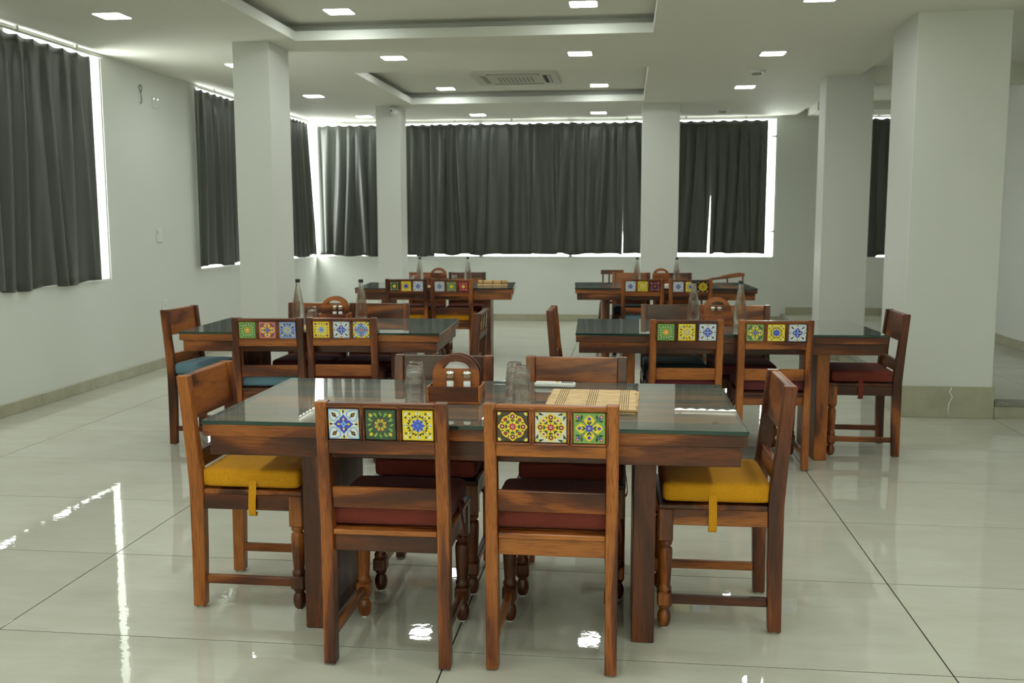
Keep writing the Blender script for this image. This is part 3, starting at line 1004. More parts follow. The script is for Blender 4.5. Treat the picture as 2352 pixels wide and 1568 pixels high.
def d_rosette(ground='brown', field='yellow', fl='red', corner='yellow', leaf='green', small='maroon', bud='red', rim='white'):
    S = [('ground', ground)]
    S += rep(leaf, petal(0.5, 0.5, PI + 0.35, 0.30, 0.04)) + rep(leaf, petal(0.5, 0.5, 1.5 * PI - 0.35, 0.30, 0.04))
    S += rep(corner, disc(0.43, 0.43, 0.055, 9)) + rep(rim, disc(0.39, 0.455, 0.02, 7), 4, 0, True)
    pts = []
    for i in range(64):
        a = 2 * PI * i / 64
        r = 0.40 + 0.028 * abs(math.cos(4 * a)) + 0.055 * max(0, math.cos(4 * a)) ** 6 * 1.0
        pts.append((r * math.cos(a), r * math.sin(a)))
    S.append((field, pts))
    for k in range(8):
        a = k * D4
        S.append((leaf, stroke([(0.12 * math.cos(a), 0.12 * math.sin(a)), (0.27 * math.cos(a), 0.27 * math.sin(a))], 0.008)))
        for s in (-1, 1):
            S.append((leaf, petal(0.17 * math.cos(a), 0.17 * math.sin(a), a + s * 0.7, 0.10, 0.028)))
        if k % 2 == 0:
            x, y = 0.335 * math.cos(a), 0.335 * math.sin(a)
            S += [(small, scallop(x, y, 0.088, 8, 0.22)), (bud, disc(x, y, 0.05, 10)), (rim, disc(x, y, 0.028, 8)), (field, disc(x, y, 0.016, 6))]
            for s in (-1, 1):
                S.append((leaf, petal(0, 0, a + s * 0.40, 0.10, 0.022, 0.30)))
        else:
            x, y = 0.32 * math.cos(a), 0.32 * math.sin(a)
            S += [(rim if ground != 'brown' else small, scallop(x, y, 0.075, 7, 0.3)), (fl, disc(x, y, 0.042, 9))]
    S += [(fl, scallop(0, 0, 0.125, 8, 0.3)), (rim, disc(0, 0, 0.04, 10)), (small, disc(0, 0, 0.024, 8))]
    return S
def d_quatre(ground='grass', pet='yellow', core='blue', stem='green', bud='red'):
    S = [('ground', ground)]
    for k in range(4):
        a = k * PI / 2
        S.append((pet, rotp([(0.09, -0.03), (0.15, -0.10), (0.22, -0.16), (0.29, -0.165), (0.33, -0.12), (0.385, -0.09), (0.40, -0.05), (0.445, 0.0),
                             (0.40, 0.05), (0.385, 0.09), (0.33, 0.12), (0.29, 0.165), (0.22, 0.16), (0.15, 0.10), (0.09, 0.03)], a)))
        S.append((core, rotp([(0.24, 0.0), (0.31, -0.065), (0.385, 0.0), (0.31, 0.065)], a)))
        S.append((bud, disc(0.31 * math.cos(a), 0.31 * math.sin(a), 0.016, 6)))
        for s in (-1, 1):
            S.append((stem, petal(0.12 * math.cos(a), 0.12 * math.sin(a), a + s * 0.5, 0.14, 0.03)))
        d = a + D4
        c, s_ = math.cos(d), math.sin(d)
        S.append((stem, stroke([(0.26 * c, 0.26 * s_), (0.48 * c, 0.48 * s_)], 0.012)))
        S.append((bud, petal(0, 0, d, 0.15, 0.055, 0.46, 0.9)))
        S.append(('white', petal(0, 0, d, 0.10, 0.016, 0.48)))
        S.append((core, petal(0, 0, d, 0.09, 0.045, 0.42)))
        for s in (-1, 1):
            S.append((stem, petal(0.35 * c, 0.35 * s_, d + s * 0.85, 0.20, 0.042, 0.0, 1.4)))
        S.append((bud, disc(0.23 * c, 0.23 * s_, 0.018, 6)))
    S += [(core, scallop(0, 0, 0.135, 8, 0.25)), ('white', disc(0, 0, 0.042, 10)), (bud, disc(0, 0, 0.028, 8))]
    return S
def d_daisy(ground='grass', ray='orange', eye='white', leaf='green', leaf2='white', corner=None, core=None):
    S = [('ground', ground)]
    if corner:
        S += rep(corner, petal(0, 0, D4, 0.17, 0.075, 0.43, 0.8))
    for k in range(16):
        a = k * PI / 8
        R = 0.30 + (0.08 if k % 4 == 2 else 0.04 if k % 2 else 0.0)
        S.append((leaf, petal(0, 0, a - 0.07, 0.13, 0.032, R)))
        S.append((leaf2, petal(0, 0, a + 0.06, 0.10, 0.022, R - 0.03)))
    for k in range(12):
        S.append((ray, petal(0, 0, k * PI / 6, 0.13, 0.036, 0.07)))
    S += [(core or ray, disc(0, 0, 0.11, 16)), (eye, disc(0, 0, 0.055, 12)), (leaf, disc(0, 0, 0.02, 7))]
    return S
DESIGN = {
    'A': d_cross(), 'B': d_leaf(), 'C': d_star(), 'D': d_rosette(), 'E': d_rosette('cream', small='maroon'), 'F': d_quatre(),
    'G': d_daisy(), 'H': d_quatre('pink', 'yellow', 'blue', 'maroon', 'maroon'), 'I': d_leaf('peri', 'yellow', 'white', 'ink', 'yellow'),
    'J': d_daisy('yellow', 'sky', 'red', 'green', 'white', 'red', 'sky'),
    'K': d_rosette('yellow', 'sky', 'red', 'sky', 'green', 'crimson', 'crimson'),
    'L': d_leaf('yellow', 'pale', 'orange', 'green', 'sky'),
    'M': d_daisy('green', 'yellow', 'orange', 'mid', 'white', 'pink', 'yellow'),
    'N': d_star('yellow', 'blue', 'blue', 'mid', 'cream'),
    'O': d_cross('cream', 'steel', 'peri', 'steel', 'pink', 'steel'),
    'P': d_daisy('mid', 'yellow', 'orange', 'green', 'white', 'orange', 'yellow'),
    'Q': d_daisy('crimson', 'yellow', 'sky', 'crimson', 'white', 'steel', 'yellow'),
    'R': d_daisy('maroon', 'maroon', 'yellow', 'maroon', 'peri', 'pink', 'maroon'),
    'S': d_rosette('ink', 'yellow', 'maroon', 'cream', 'ink', 'ink', 'yellow', 'yellow'),
}
TS = 0.096
def deco_mesh(key):
    S = DESIGN[key]
    b = MB()
    b.box(-TS / 2, TS / 2, 0.0, 0.007, -TS / 2, TS / 2, PM[S[0][1]], c=0.0012)
    lim = 0.488
    for i, (col, poly) in enumerate(S[1:]):
        y = -0.00004 - 0.0000035 * i
        pts = [(max(-lim, min(lim, p[0])) * TS, y, max(-lim, min(lim, p[1])) * TS) for p in poly]
        b.add(pts, [tuple(range(len(pts)))], PM[col])
    return b.mesh('decorative_tile', fix=False)
DM = {k: deco_mesh(k) for k in DESIGN}
DESC = {'A': 'blue and white', 'B': 'dark green', 'C': 'yellow with blue star', 'D': 'brown rosette', 'E': 'white rosette', 'F': 'green'}

# ------------------------------------------------------------------ chair
HW, PW, H = 0.2075, 0.038, 0.874
def lean(z):
    return 0.0 if z < 0.46 else -(z - 0.46) * 0.085
wx, wy, wz = MAT['wood_x'], MAT['wood_y'], MAT['wood_z']
CM = {}
def leaned(b):
    b.v = [(x, y + lean(z), z) for x, y, z in b.v]
    return b
b = MB()
back = [(-0.213, 0.006), (-0.211, 0.24), (-0.211, 0.46), (-0.216, 0.54), (-0.228, 0.70), (-0.243, H - 0.003)]
front = [(-0.200, H), (-0.178, 0.65), (-0.159, 0.50), (-0.157, 0.44), (-0.160, 0.24), (-0.168, 0.006)]
ch = 0.003
b.prism([(y, z) for y, z in back] + [(-0.240, H)] + front, 0, -PW / 2, PW / 2, wz)
CM['back_leg'] = b.mesh('leg')
bm = bmesh.new(); bm.from_mesh(CM['back_leg'])
bmesh.ops.bevel(bm, geom=[e for e in bm.edges if e.calc_face_angle(0) > 0.9], offset=0.0025, segments=1, affect='EDGES')
bm.to_mesh(CM['back_leg']); bm.free()
b = MB()
b.box(-0.025, 0.025, -0.025, 0.025, 0.322, 0.438, wz, c=0.003)
prof = [(0.019, 0.323), (0.0235, 0.318), (0.0245, 0.311), (0.0225, 0.304), (0.0165, 0.300), (0.018, 0.297), (0.0235, 0.292), (0.0255, 0.280), (0.0255, 0.262), (0.0245, 0.235),
        (0.0225, 0.195), (0.0205, 0.165), (0.0195, 0.156), (0.0225, 0.152), (0.0250, 0.146), (0.0235, 0.138), (0.021, 0.130)]
b.lathe(prof[::-1], wz, 20)
b.box(-0.0255, 0.0255, -0.0255, 0.0255, 0.084, 0.134, wz, c=0.005)
b.lathe([(0.013, 0.006), (0.019, 0.012), (0.0235, 0.028), (0.0245, 0.042), (0.022, 0.056), (0.017, 0.066), (0.0155, 0.070), (0.021, 0.075), (0.022, 0.080), (0.021, 0.088)], wz, 20)
CM['front_leg'] = b.mesh('leg')
b = MB(); b.lathe([(0.010, 0.0), (0.010, 0.008)], MAT['glide'], 12); CM['glide'] = b.mesh('foot_glide')
IW = HW - PW
b = MB(); b.box(-IW, IW, -0.188, -0.160, 0.380, 0.438, wx, c=0.002); CM['back_rail'] = b.mesh('seat_rail')
b = MB(); b.box(-HW + 0.05, HW - 0.05, 0.180, 0.206, 0.380, 0.438, wx, c=0.002); CM['front_rail'] = b.mesh('seat_rail')
b = MB(); b.box(-0.012, 0.012, -0.158, 0.166, 0.380, 0.438, wy, c=0.002); CM['side_rail'] = b.mesh('seat_rail')
b = MB(); b.box(-0.011, 0.011, -0.165, 0.168, 0.090, 0.122, wy, c=0.003); CM['stretcher'] = b.mesh('stretcher')
b = MB()
b.box(-IW + 0.0005, IW - 0.0005, -0.206, -0.155, 0.438, 0.456, wx, c=0.003)
b.box(-HW, HW, -0.1555, 0.216, 0.438, 0.456, wx, c=0.003)
CM['seat'] = b.mesh('seat')
b = MB(); b.box(-IW, IW, -0.193, -0.174, 0.524, 0.592, wx, c=0.002); CM['slat'] = leaned(b).mesh('slat')
TZ = 0.8035
tc_ = (-0.1175, 0.0, 0.1175)
b = MB()
z0, z1 = 0.708, H - 0.003
yb, ym, yf = -0.2085, -0.197, -0.176
hs = TS / 2 + 0.0035
b.box(-IW, IW, ym, yf, z0, z1, wx, c=0.002)
b.box(-IW, IW, yb, ym, TZ + hs, z1, wx, c=0.002)
b.box(-IW, IW, yb, ym, z0, TZ - hs, wx, c=0.002)
xs = [-IW] + [v for c0 in tc_ for v in (c0 - hs, c0 + hs)] + [IW]
for i in range(0, 8, 2):
    b.box(xs[i], xs[i + 1], yb, ym, TZ - hs + 0.0002, TZ + hs - 0.0002, wx, c=0.0015)
CM['top_rail'] = leaned(b).mesh('top_rail')
b = MB()                    # carved bead round the three tile pockets
for c0 in tc_:
    r1 = hs + 0.006
    pts = [(c0 + x, yb - 0.0005, TZ + z) for x, z in rounded_square(r1, 0.010, 3)]
    pts.append(pts[0])
    b.tube(pts, 0.0016, wx, 5)
CM['bead'] = leaned(b).mesh('bead')

def cushion_mesh(mat):
    b = MB()
    nu, nv = 40, 14
    v, f = [], []
    def sp(c, e):
        return math.copysign(abs(c) ** e, c)
    a_, b_, c_ = 0.198, 0.188, 0.036
    for j in range(nv + 1):
        ph = -PI / 2 + PI * j / nv
        for i in range(nu):
            th = 2 * PI * i / nu + PI / nu
            cr_ = sp(math.cos(ph), 0.13)
            x = a_ * cr_ * sp(math.cos(th), 0.11)
            y = b_ * cr_ * sp(math.sin(th), 0.11)
            z = c_ * sp(math.sin(ph), 0.42)
            if z > 0:
                z *= 1 + 0.10 * (1 - (x / a_) ** 2) * (1 - (y / b_) ** 2)
            v.append((x, y + 0.016, z + 0.494))
    for j in range(nv):
        for i in range(nu):
            k = (i + 1) % nu
            f.append((j * nu + i, j * nu + k, (j + 1) * nu + k, (j + 1) * nu + i))
    b.add(v, f, mat, True)
    return b.mesh('cushion')
def strap_mesh(mat, s):
    b = MB()
    pts = []
    for t in range(15):
        u = t / 14
        if u < 0.6:
            pts.append((0.197 + 0.016 * math.sin(u / 0.6 * PI * 0.5), 0.490 - 0.118 * u / 0.6))
        else:
            a = (u - 0.6) / 0.4
            pts.append((0.213 - 0.02 * a, 0.372 - 0.012 * math.sin(a * PI)))
    n = len(pts)
    v, f = [], []
    for side in (0.0, 0.003):
        for (x, z) in pts:
            for y in (0.016, 0.044):
                v.append((s * (x + side), y, z))
    for o in (0, 2 * n):
        for i in range(n - 1):
            f.append((o + 2 * i, o + 2 * i + 1, o + 2 * i + 3, o + 2 * i + 2))
    for e in (0, 1):
        for i in range(n - 1):
            f.append((2 * i + e, 2 * i + 2 + e, 2 * n + 2 * i + 2 + e, 2 * n + 2 * i + e))
    b.add(v, f, mat)
    return b.mesh('strap')
CSH = {k: (cushion_mesh(m), strap_mesh(m, -1), strap_mesh(m, 1)) for k, m in CUSH.items()}

def chair(x, y, deg, label, group, tiles=None, cushion='maroon'):
    t = thing('dining_chair', label, 'chair', (x, y, 0), math.radians(deg), group)
    for s in (-1, 1):
        o = put('leg', CM['back_leg'], t, (s * (HW - PW / 2), 0, 0)); put('foot_glide', CM['glide'], o, (0, -0.19, 0))
        o = put('leg', CM['front_leg'], t, (s * (HW - 0.0265), 0.189, 0)); put('foot_glide', CM['glide'], o)
        put('seat_rail', CM['side_rail'], t, (s * (HW - 0.018), 0, 0))
        put('stretcher', CM['stretcher'], t, (s * (HW - 0.0265), 0, 0))
    put('seat_rail', CM['back_rail'], t)
    put('seat_rail', CM['front_rail'], t)
    put('seat', CM['seat'], t)
    put('slat', CM['slat'], t)
    o = put('top_rail', CM['top_rail'], t)
    put('bead', CM['bead'], o)
    for c0, k in zip(tc_, tiles or 'ACB'):
        d = put('decorative_tile', DM[k], o, (c0, -0.2055 + lean(TZ), TZ))
        d.rotation_euler = (math.atan(0.085), 0, 0)
    if cushion:
        c = put('cushion', CSH[cushion][0], t)
        for k in (1, 2):
            put('strap', CSH[cushion][k], c)
    return t

G = 'sheesham dining chairs'
# front table
chair(-0.750, 3.140, 0, 'front wooden chair with blue-white, dark green and yellow flower tiles', G, 'ABC', 'maroon')
chair(-0.2205, 3.157, -0.5, 'front wooden chair with brown, white and green flower tiles', G, 'DEF', 'maroon')
chair(-0.7535, 3.775, 180, 'wooden chair behind the napkin caddy on the front table', G, 'GAC', 'maroon')
chair(-0.199, 3.780, 180, 'wooden chair behind the white remote control on the front table', G, 'BFE', 'maroon')
chair(-1.376, 3.548, -90, 'wooden chair with mustard cushion at the left end of the front table', G, 'FAD', 'yellow')
chair(0.336, 3.540, 90.5, 'wooden chair with mustard cushion at the right end of the front table', G, 'CAB', 'yellow')
# middle left table
chair(-2.098, 5.690, 6, 'turned wooden chair with green, pink and lilac tiles and a blue cushion', G, 'GHI', 'blue')
chair(-1.665, 5.752, 4, 'wooden chair with yellow, blue-white and yellow rosette tiles and a dark red cushion', G, 'JAK', 'maroon')
chair(-2.690, 6.085, -94, 'wooden chair with blue cushion at the left end of the middle left table', G, 'ACF', 'blue')
chair(-1.118, 6.040, 91, 'wooden chair tucked at the right end of the middle left table', G, 'BDA', 'maroon')
chair(-2.118, 6.345, 181, 'wooden chair behind the left bottle on the middle left table', G, 'CBA', 'plum')
chair(-1.682, 6.345, 181, 'wooden chair with two-tone back behind the right bottle on the middle left table', G, 'EFA', 'plum')
# middle right table
chair(0.335, 5.820, 3, 'wooden chair with green, yellow and blue-white tiles and a plum cushion', G, 'GLA', 'plum')
chair(0.838, 5.840, 2, 'wooden chair with green cross, yellow star and blue-white tiles', G, 'FCA', 'plum')
chair(-0.252, 6.285, -90, 'wooden chair at the left end of the middle right table', G, 'AEC', 'maroon')
chair(1.447, 6.235, 90, 'wooden chair with dark red cushion at the right end of the middle right table', G, 'DAC', 'maroon')
chair(0.315, 6.42, 181, 'wooden chair with teal cushion on the far side of the middle right table', G, 'ABF', 'teal')
chair(0.750, 6.41, 181, 'wooden chair with plum cushion on the far side of the middle right table', G, 'FGA', 'plum')
# far left table
chair(-2.150, 9.63, 2, 'far wooden chair with green, yellow and blue-white tiles and a mustard cushion', G, 'MNA', 'yellow')
chair(-1.690, 9.62, 0, 'far wooden chair with slate-blue, green and red tiles and a mustard cushion', G, 'OPQ', 'yellow')
chair(-2.182, 10.50, 184, 'wooden chair on the far side of the far left table, behind its left bottle', G, 'ABC', 'maroon')
chair(-1.738, 10.53, 184, 'wooden chair on the far side of the far left table, behind its right bottle', G, 'CBA', 'maroon')
# far right table
chair(0.155, 9.80, 2, 'far wooden chair with blue-white, yellow and maroon tiles and a blue cushion', G, 'ALR', 'blue')
chair(0.612, 9.77, 2, 'far wooden chair with blue-white, yellow and dark rosette tiles', G, 'ACS', 'maroon')
chair(0.065, 10.62, 182, 'wooden chair on the far side of the far right table, left one', G, 'ABC', 'teal')
chair(0.512, 10.60, 182, 'wooden chair on the far side of the far right table, right one', G, 'CBA', 'maroon')

# ------------------------------------------------------------------ tables
ZTOP = 0.78
def table(x, y, w, d, deg, label, leg_in):
    t = thing('dining_table', label, 'table', (x, y, 0), math.radians(deg), 'glass-topped sheesham tables')
    a, c = w / 2, d / 2
    tx, ty, tz = MAT['table_x'], MAT['table_y'], MAT['table_z']
    # wooden top of jointed boards inside a frame of edge strips
    nb = 5
    for i in range(nb):
        y0, y1 = -c + d * i / nb, -c + d * (i + 1) / nb
        m = MB(); m.box(-a, a, y0 + 0.0004, y1 - 0.0004, ZTOP - 0.052, ZTOP - 0.0125, MAT['board_x'] if 0 < i < nb - 1 else tx, c=0.002)
        put('top_board', m, t)
    for s in (-1, 1):
        m = MB(); m.box(-a + 0.018, a - 0.018, s * (c - 0.026) - 0.011, s * (c - 0.026) + 0.011, ZTOP - 0.118, ZTOP - 0.052, tx, c=0.002)
        put('apron', m, t)
        m = MB(); m.box(s * (a - 0.029) - 0.011, s * (a - 0.029) + 0.011, -c + 0.037, c - 0.037, ZTOP - 0.118, ZTOP - 0.052, ty, c=0.002)
        put('apron', m, t)
        lx = s * (leg_in)
        m = MB(); m.box(lx - 0.0375, lx + 0.0375, -c + 0.18, c - 0.18, 0.001, ZTOP - 0.052, tz, c=0.003)
        put('leg', m, t)
    m = MB()
    zb, zt, e = ZTOP - 0.012, ZTOP, 0.0015
    g = 0.003
    v = [(-a - g, -c - g, zb), (a + g, -c - g, zb), (a + g, c + g, zb), (-a - g, c + g, zb), (-a - g, -c - g, zt - e), (a + g, -c - g, zt - e), (a + g, c + g, zt - e), (-a - g, c + g, zt - e),
         (-a - g + e, -c - g + e, zt), (a + g - e, -c - g + e, zt), (a + g - e, c + g - e, zt), (-a - g + e, c + g - e, zt)]
    m.add(v[8:], [(0, 1, 2, 3)], MAT['glass_top'])
    m.add(v[:8], [(0, 1, 5, 4), (1, 2, 6, 5), (2, 3, 7, 6), (3, 0, 4, 7)], MAT['glass_edge'])
    m.add(v[4:], [(0, 1, 5, 4), (1, 2, 6, 5), (2, 3, 7, 6), (3, 0, 4, 7)], MAT['glass_edge'])
    put('glass_top', m.mesh('glass_top', fix=False), t)
    return t
table(-0.502, 3.472, 1.765, 0.885, 0.3, 'front wooden table with glass top, tumblers and bamboo mats', 0.572)
table(-1.885, 6.005, 1.57, 0.88, 2.3, 'middle left wooden table with glass top and two bottles', 0.495)
table(0.588, 6.145, 1.78, 0.86, 2.0, 'middle right wooden table with glass top beside the broad column', 0.575)
table(-1.925, 9.955, 1.57, 0.93, 5.0, 'far left wooden table with glass top under the slim column', 0.515)
table(0.365, 10.12, 1.77, 0.93, 3.0, 'far right wooden table with glass top before the middle column', 0.575)

# ------------------------------------------------------------------ table ware
def tumbler_mesh():
    b = MB()
    n = 40
    def flute(a, z):
        return 1.0 + (0.05 * abs(math.cos(5 * a)) - 0.035 if 0.022 < z < 0.088 else 0.0)
    # upside down: mouth on the table, thick base on top
    out = [(0.0345, 0.0), (0.0350, 0.002), (0.0345, 0.010), (0.0335, 0.026), (0.0305, 0.055), (0.0275, 0.082), (0.0262, 0.092), (0.0245, 0.095), (0.002, 0.0945)]
    inn = [(0.0325, 0.0), (0.0318, 0.010), (0.0300, 0.040), (0.0268, 0.070), (0.0235, 0.078), (0.002, 0.079)]
    b.lathe(out, MAT['tumbler'], n, rmod=flute, cap=False)
    b.lathe(inn, MAT['tumbler'], n, cap=False)
    o1, o2 = len(out) * n, 0
    v = b.v
    k = len(b.v)
    f = [(i, (i + 1) % n, o1 + (i + 1) % n, o1 + i) for i in range(n)]
    for q in f:
        b.f.append(q); b.m.append(0); b.s.append(False)
    return b.mesh('tumbler')
ME_TUM = tumbler_mesh()
def tumbler(x, y, z, label, rz=0.0, group='glass tumblers'):
    o = put('tumbler', ME_TUM, None, (x, y, z), rz)
    return tag(o, label, 'glass', group)
def stack(x, y, where):
    tumbler(x, y, ZTOP + 0.0005, 'lower tumbler of the upside-down pair %s' % where)
    tumbler(x, y, ZTOP + 0.0415, 'upper tumbler of the upside-down pair %s' % where, 0.3)
stack(-0.752, 3.405, 'left of the caddy, nearer the viewer')
stack(-0.766, 3.495, 'left of the caddy, farther back')
stack(-0.366, 3.435, 'right of the caddy, nearer the viewer')
stack(-0.402, 3.520, 'right of the caddy, farther back')

def bottle_mesh():
    b = MB()
    def tw(a, z):
        return 1.0 + (0.014 * math.cos(6 * a + z * 34) if 0.05 < z < 0.255 else 0.0)
    prof = [(0.024, 0.004), (0.034, 0.0), (0.0385, 0.004), (0.0395, 0.02), (0.0395, 0.06), (0.0385, 0.095), (0.0355, 0.125), (0.030, 0.160), (0.024, 0.195), (0.0185, 0.225), (0.0150, 0.245), (0.0138, 0.262), (0.0135, 0.272)]
    b.lathe(prof, MAT['bottle'], 36, rmod=tw, cap=False)
    inn = [(0.020, 0.009), (0.0355, 0.009), (0.0362, 0.06), (0.0352, 0.095), (0.0322, 0.125), (0.0268, 0.160), (0.0208, 0.195), (0.0155, 0.225), (0.0122, 0.245), (0.0112, 0.272)]
    b.lathe(inn, MAT['bottle'], 36, rmod=tw, cap=False)
    return b.mesh('body')
ME_BOT = bottle_mesh()
b = MB(); b.lathe([(0.0145, 0.264), (0.0155, 0.268), (0.0155, 0.282), (0.0145, 0.285)], MAT['black'], 20); ME_CAP = b.mesh('cap')
def bottle(x, y, label, rz=0.0, s=1.0):
    t = thing('water_bottle', label, 'bottle', (x, y, ZTOP + 0.0003), rz, 'glass water bottles')
    t.scale = (s, s, s)
    put('body', ME_BOT, t); put('cap', ME_CAP, t)
bottle(-2.095, 6.075, 'clear glass bottle with black cap, left one on the middle left table')
bottle(-1.682, 6.085, 'clear glass bottle with black cap, right one on the middle left table', 0.5)
bottle(0.422, 6.19, 'clear glass bottle with black cap, left one on the middle right table', 1.0)
bottle(0.706, 6.15, 'clear glass bottle with black cap, right one on the middle right table', 0.2)
bottle(-2.128, 9.98, 'clear glass bottle with black cap, left one on the far left table', 0.2)
bottle(-1.645, 10.12, 'clear glass bottle with black cap, right one on the far left table', 0.7)
bottle(0.112, 10.05, 'clear glass bottle with black cap, left one on the far right table', 0.9)
bottle(0.512, 10.08, 'clear glass bottle with black cap, right one on the far right table', 0.4)
tumbler(-2.045, 6.20, ZTOP + 0.0005, 'single upside-down tumbler between bottle and caddy on the middle left table', 0.2)
tumbler(-2.225, 10.03, ZTOP + 0.0005, 'tumbler left of the bottle on the far left table', 0.2)
tumbler(-1.80, 10.16, ZTOP + 0.0005, 'tumbler right of the caddy on the far left table', 0.6)

def arch(w, h, n=16):
    """half-round arched board outline: straight sides up to h-w/2 squashed top"""
    r = w / 2
    base = h - r * 0.92
    p = [(-r, 0.0)]
    for i in range(n + 1):
        a = PI - PI * i / n
        p.append((r * math.cos(a), base + r * 0.92 * math.sin(a)))
    p.append((r, 0.0))
    return p
def arch_panel_mesh(w, h, th):
    """arched board with a half-moon handle hole"""
    b = MB()
    r = w / 2
    base = h - r * 0.92
    hw, hz = w * 0.285, h - 0.052
    n = 20
    outer, inner = [], []
    for i in range(n + 1):
        a = PI - PI * i / n
        outer.append((r * math.cos(a), base + r * 0.92 * math.sin(a)))
        inner.append((hw * math.cos(a), hz + 0.026 * math.sin(a)))
    outer = [(-r, 0.0)] + outer + [(r, 0.0)]
    inner = [inner[0]] + inner + [inner[-1]]
    m_ = len(outer)
    mat = MAT['caddy_x']
    v = [(x, s * th / 2, z) for s in (-1, 1) for x, z in outer] + [(x, s * th / 2, z) for s in (-1, 1) for x, z in inner]
    f = []
    for i in range(m_ - 1):
        f.append((i, i + 1, 2 * m_ + i + 1, 2 * m_ + i))
        f.append((m_ + i, 3 * m_ + i, 3 * m_ + i + 1, m_ + i + 1))
        f.append((i, m_ + i, m_ + i + 1, i + 1))
        f.append((2 * m_ + i, 2 * m_ + i + 1, 3 * m_ + i + 1, 3 * m_ + i))
    f.append((0, 2 * m_, 3 * m_ - 1, m_ - 1))
    f.append((m_, 2 * m_ - 1, 4 * m_ - 1, 3 * m_))
    f.append((0, m_ - 1, 2 * m_ - 1, m_))
    f.append((2 * m_, 3 * m_, 4 * m_ - 1, 3 * m_ - 1))
    b.add(v, f, mat)
    return b.mesh('arch_panel')
ME_ARCH = arch_panel_mesh(0.172, 0.163, 0.009)
def cbox(*a):
    m = MB(); m.box(*a, MAT['caddy_x'], c=0.0015); return m
ME_CF = cbox(-0.088, 0.088, -0.004, 0.004, 0.008, 0.062).mesh('box_side')
ME_CE = cbox(-0.004, 0.004, -0.066, 0.066, 0.008, 0.062).mesh('box_end')
ME_SH = cbox(-0.088, 0.088, -0.0575, -0.009, 0.044, 0.049).mesh('shelf')
ME_CB = cbox(-0.097, 0.097, -0.068, 0.068, 0.0, 0.0078).mesh('box_base')
def napkin_mesh():
    b = MB()
    for k, (dy, sx, sz, tilt) in enumerate(((-0.010, 0.062, 0.130, 0.10), (-0.004, 0.064, 0.128, -0.05), (0.003, 0.062, 0.134, 0.04), (0.010, 0.058, 0.122, 0.0))):
        p = [(-sx, 0.0), (-sx, sz * 0.72), (-sx * 0.55, sz * 0.96), (0.0 + tilt * 0.1, sz), (sx * 0.6, sz * 0.93), (sx, sz * 0.66), (sx, 0.0)]
        b.prism([(x, z + 0.009) for x, z in p], 1, dy - 0.0022, dy + 0.0022, MAT['tissue'])
    return b.mesh('napkin_stack')
ME_NAP = napkin_mesh()
b = MB(); b.lathe([(0.0125, 0.001), (0.0145, 0.004), (0.0145, 0.034), (0.0130, 0.040), (0.0125, 0.046)], MAT['shaker_glass'], 18, cap=False); ME_SG = b.mesh('glass')
b = MB(); b.lathe([(0.0142, 0.0), (0.0146, 0.004), (0.0140, 0.006)], MAT['black'], 18); ME_SB = b.mesh('base')
b = MB(); b.lathe([(0.0128, 0.006), (0.0132, 0.008), (0.0132, 0.027), (0.0115, 0.029)], MAT['salt'], 18); ME_SS = b.mesh('salt')
b = MB(); b.lathe([(0.0138, 0.042), (0.0148, 0.043), (0.0138, 0.046), (0.0146, 0.048), (0.0142, 0.052), (0.0168, 0.055), (0.0172, 0.058), (0.0150, 0.063), (0.0090, 0.067), (0.002, 0.068)], MAT['chrome'], 20); ME_SC = b.mesh('lid')
def shaker(x, y, z, label, fill=1.0):
    t = thing('salt_shaker', label, 'shaker', (x, y, z), 0, 'salt and pepper shakers')
    put('glass', ME_SG, t); put('base', ME_SB, t)
    o = put('salt', ME_SS, t); o.scale = (1, 1, fill); o.location = (0, 0, 0.006 * (1 - fill))
    put('lid', ME_SC, t)
def caddy(x, y, deg, label, napkins, nap_label, shakers):
    t = thing('napkin_caddy', label, 'caddy', (x, y, ZTOP + 0.0003), math.radians(deg), 'arched wooden napkin caddies')
    put('box_base', ME_CB, t)
    put('shelf', ME_SH, t)
    for s in (-1, 1):
        put('box_side', ME_CF, t, (0, s * 0.062, 0))
        put('box_end', ME_CE, t, (s * 0.093, 0, 0))
    for y_ in (-0.004, 0.042):
        put('arch_panel', ME_ARCH, t, (0, y_, 0.0082))
    c, s = math.cos(math.radians(deg)), math.sin(math.radians(deg))
    def W(px, py):
        return x + px * c - py * s, y + px * s + py * c
    if napkins:
        nx, ny = W(0.006, 0.019)
        o = put('paper_napkins', ME_NAP, None, (nx, ny, ZTOP), math.radians(deg))
        tag(o, nap_label, 'napkins', 'paper napkins in the caddies')
    for (px, py, lab, fl_) in shakers:
        sx, sy = W(px, py)
        shaker(sx, sy, ZTOP + 0.0496, lab, fl_)
caddy(-0.6085, 3.462, 0, 'wooden napkin caddy with arched handle on the front table', True, 'white paper napkins in the front table caddy',
      [(-0.016, -0.034, 'salt shaker in the front caddy, left one', 1.0), (0.045, -0.034, 'salt shaker in the front caddy, right one', 1.0)])
caddy(-1.872, 6.13, 2, 'reddish napkin caddy on the middle left table', False, '',
      [(0.008, -0.03, 'salt shaker in the middle left caddy, left one', 0.9), (0.045, -0.03, 'salt shaker in the middle left caddy, right one', 0.9)])
caddy(0.575, 6.25, 2, 'arched napkin caddy between the bottles on the middle right table', False, '',
      [(-0.030, -0.03, 'nearly empty shaker in the middle right caddy, left one', 0.15), (0.010, -0.03, 'nearly empty shaker in the middle right caddy, right one', 0.15)])
caddy(-1.955, 10.10, 5, 'arched napkin caddy on the far left table', True, 'white paper napkins in the far left caddy', [])
caddy(0.36, 10.16, 3, 'arched napkin caddy between the bottles on the far right table', False, '', [])
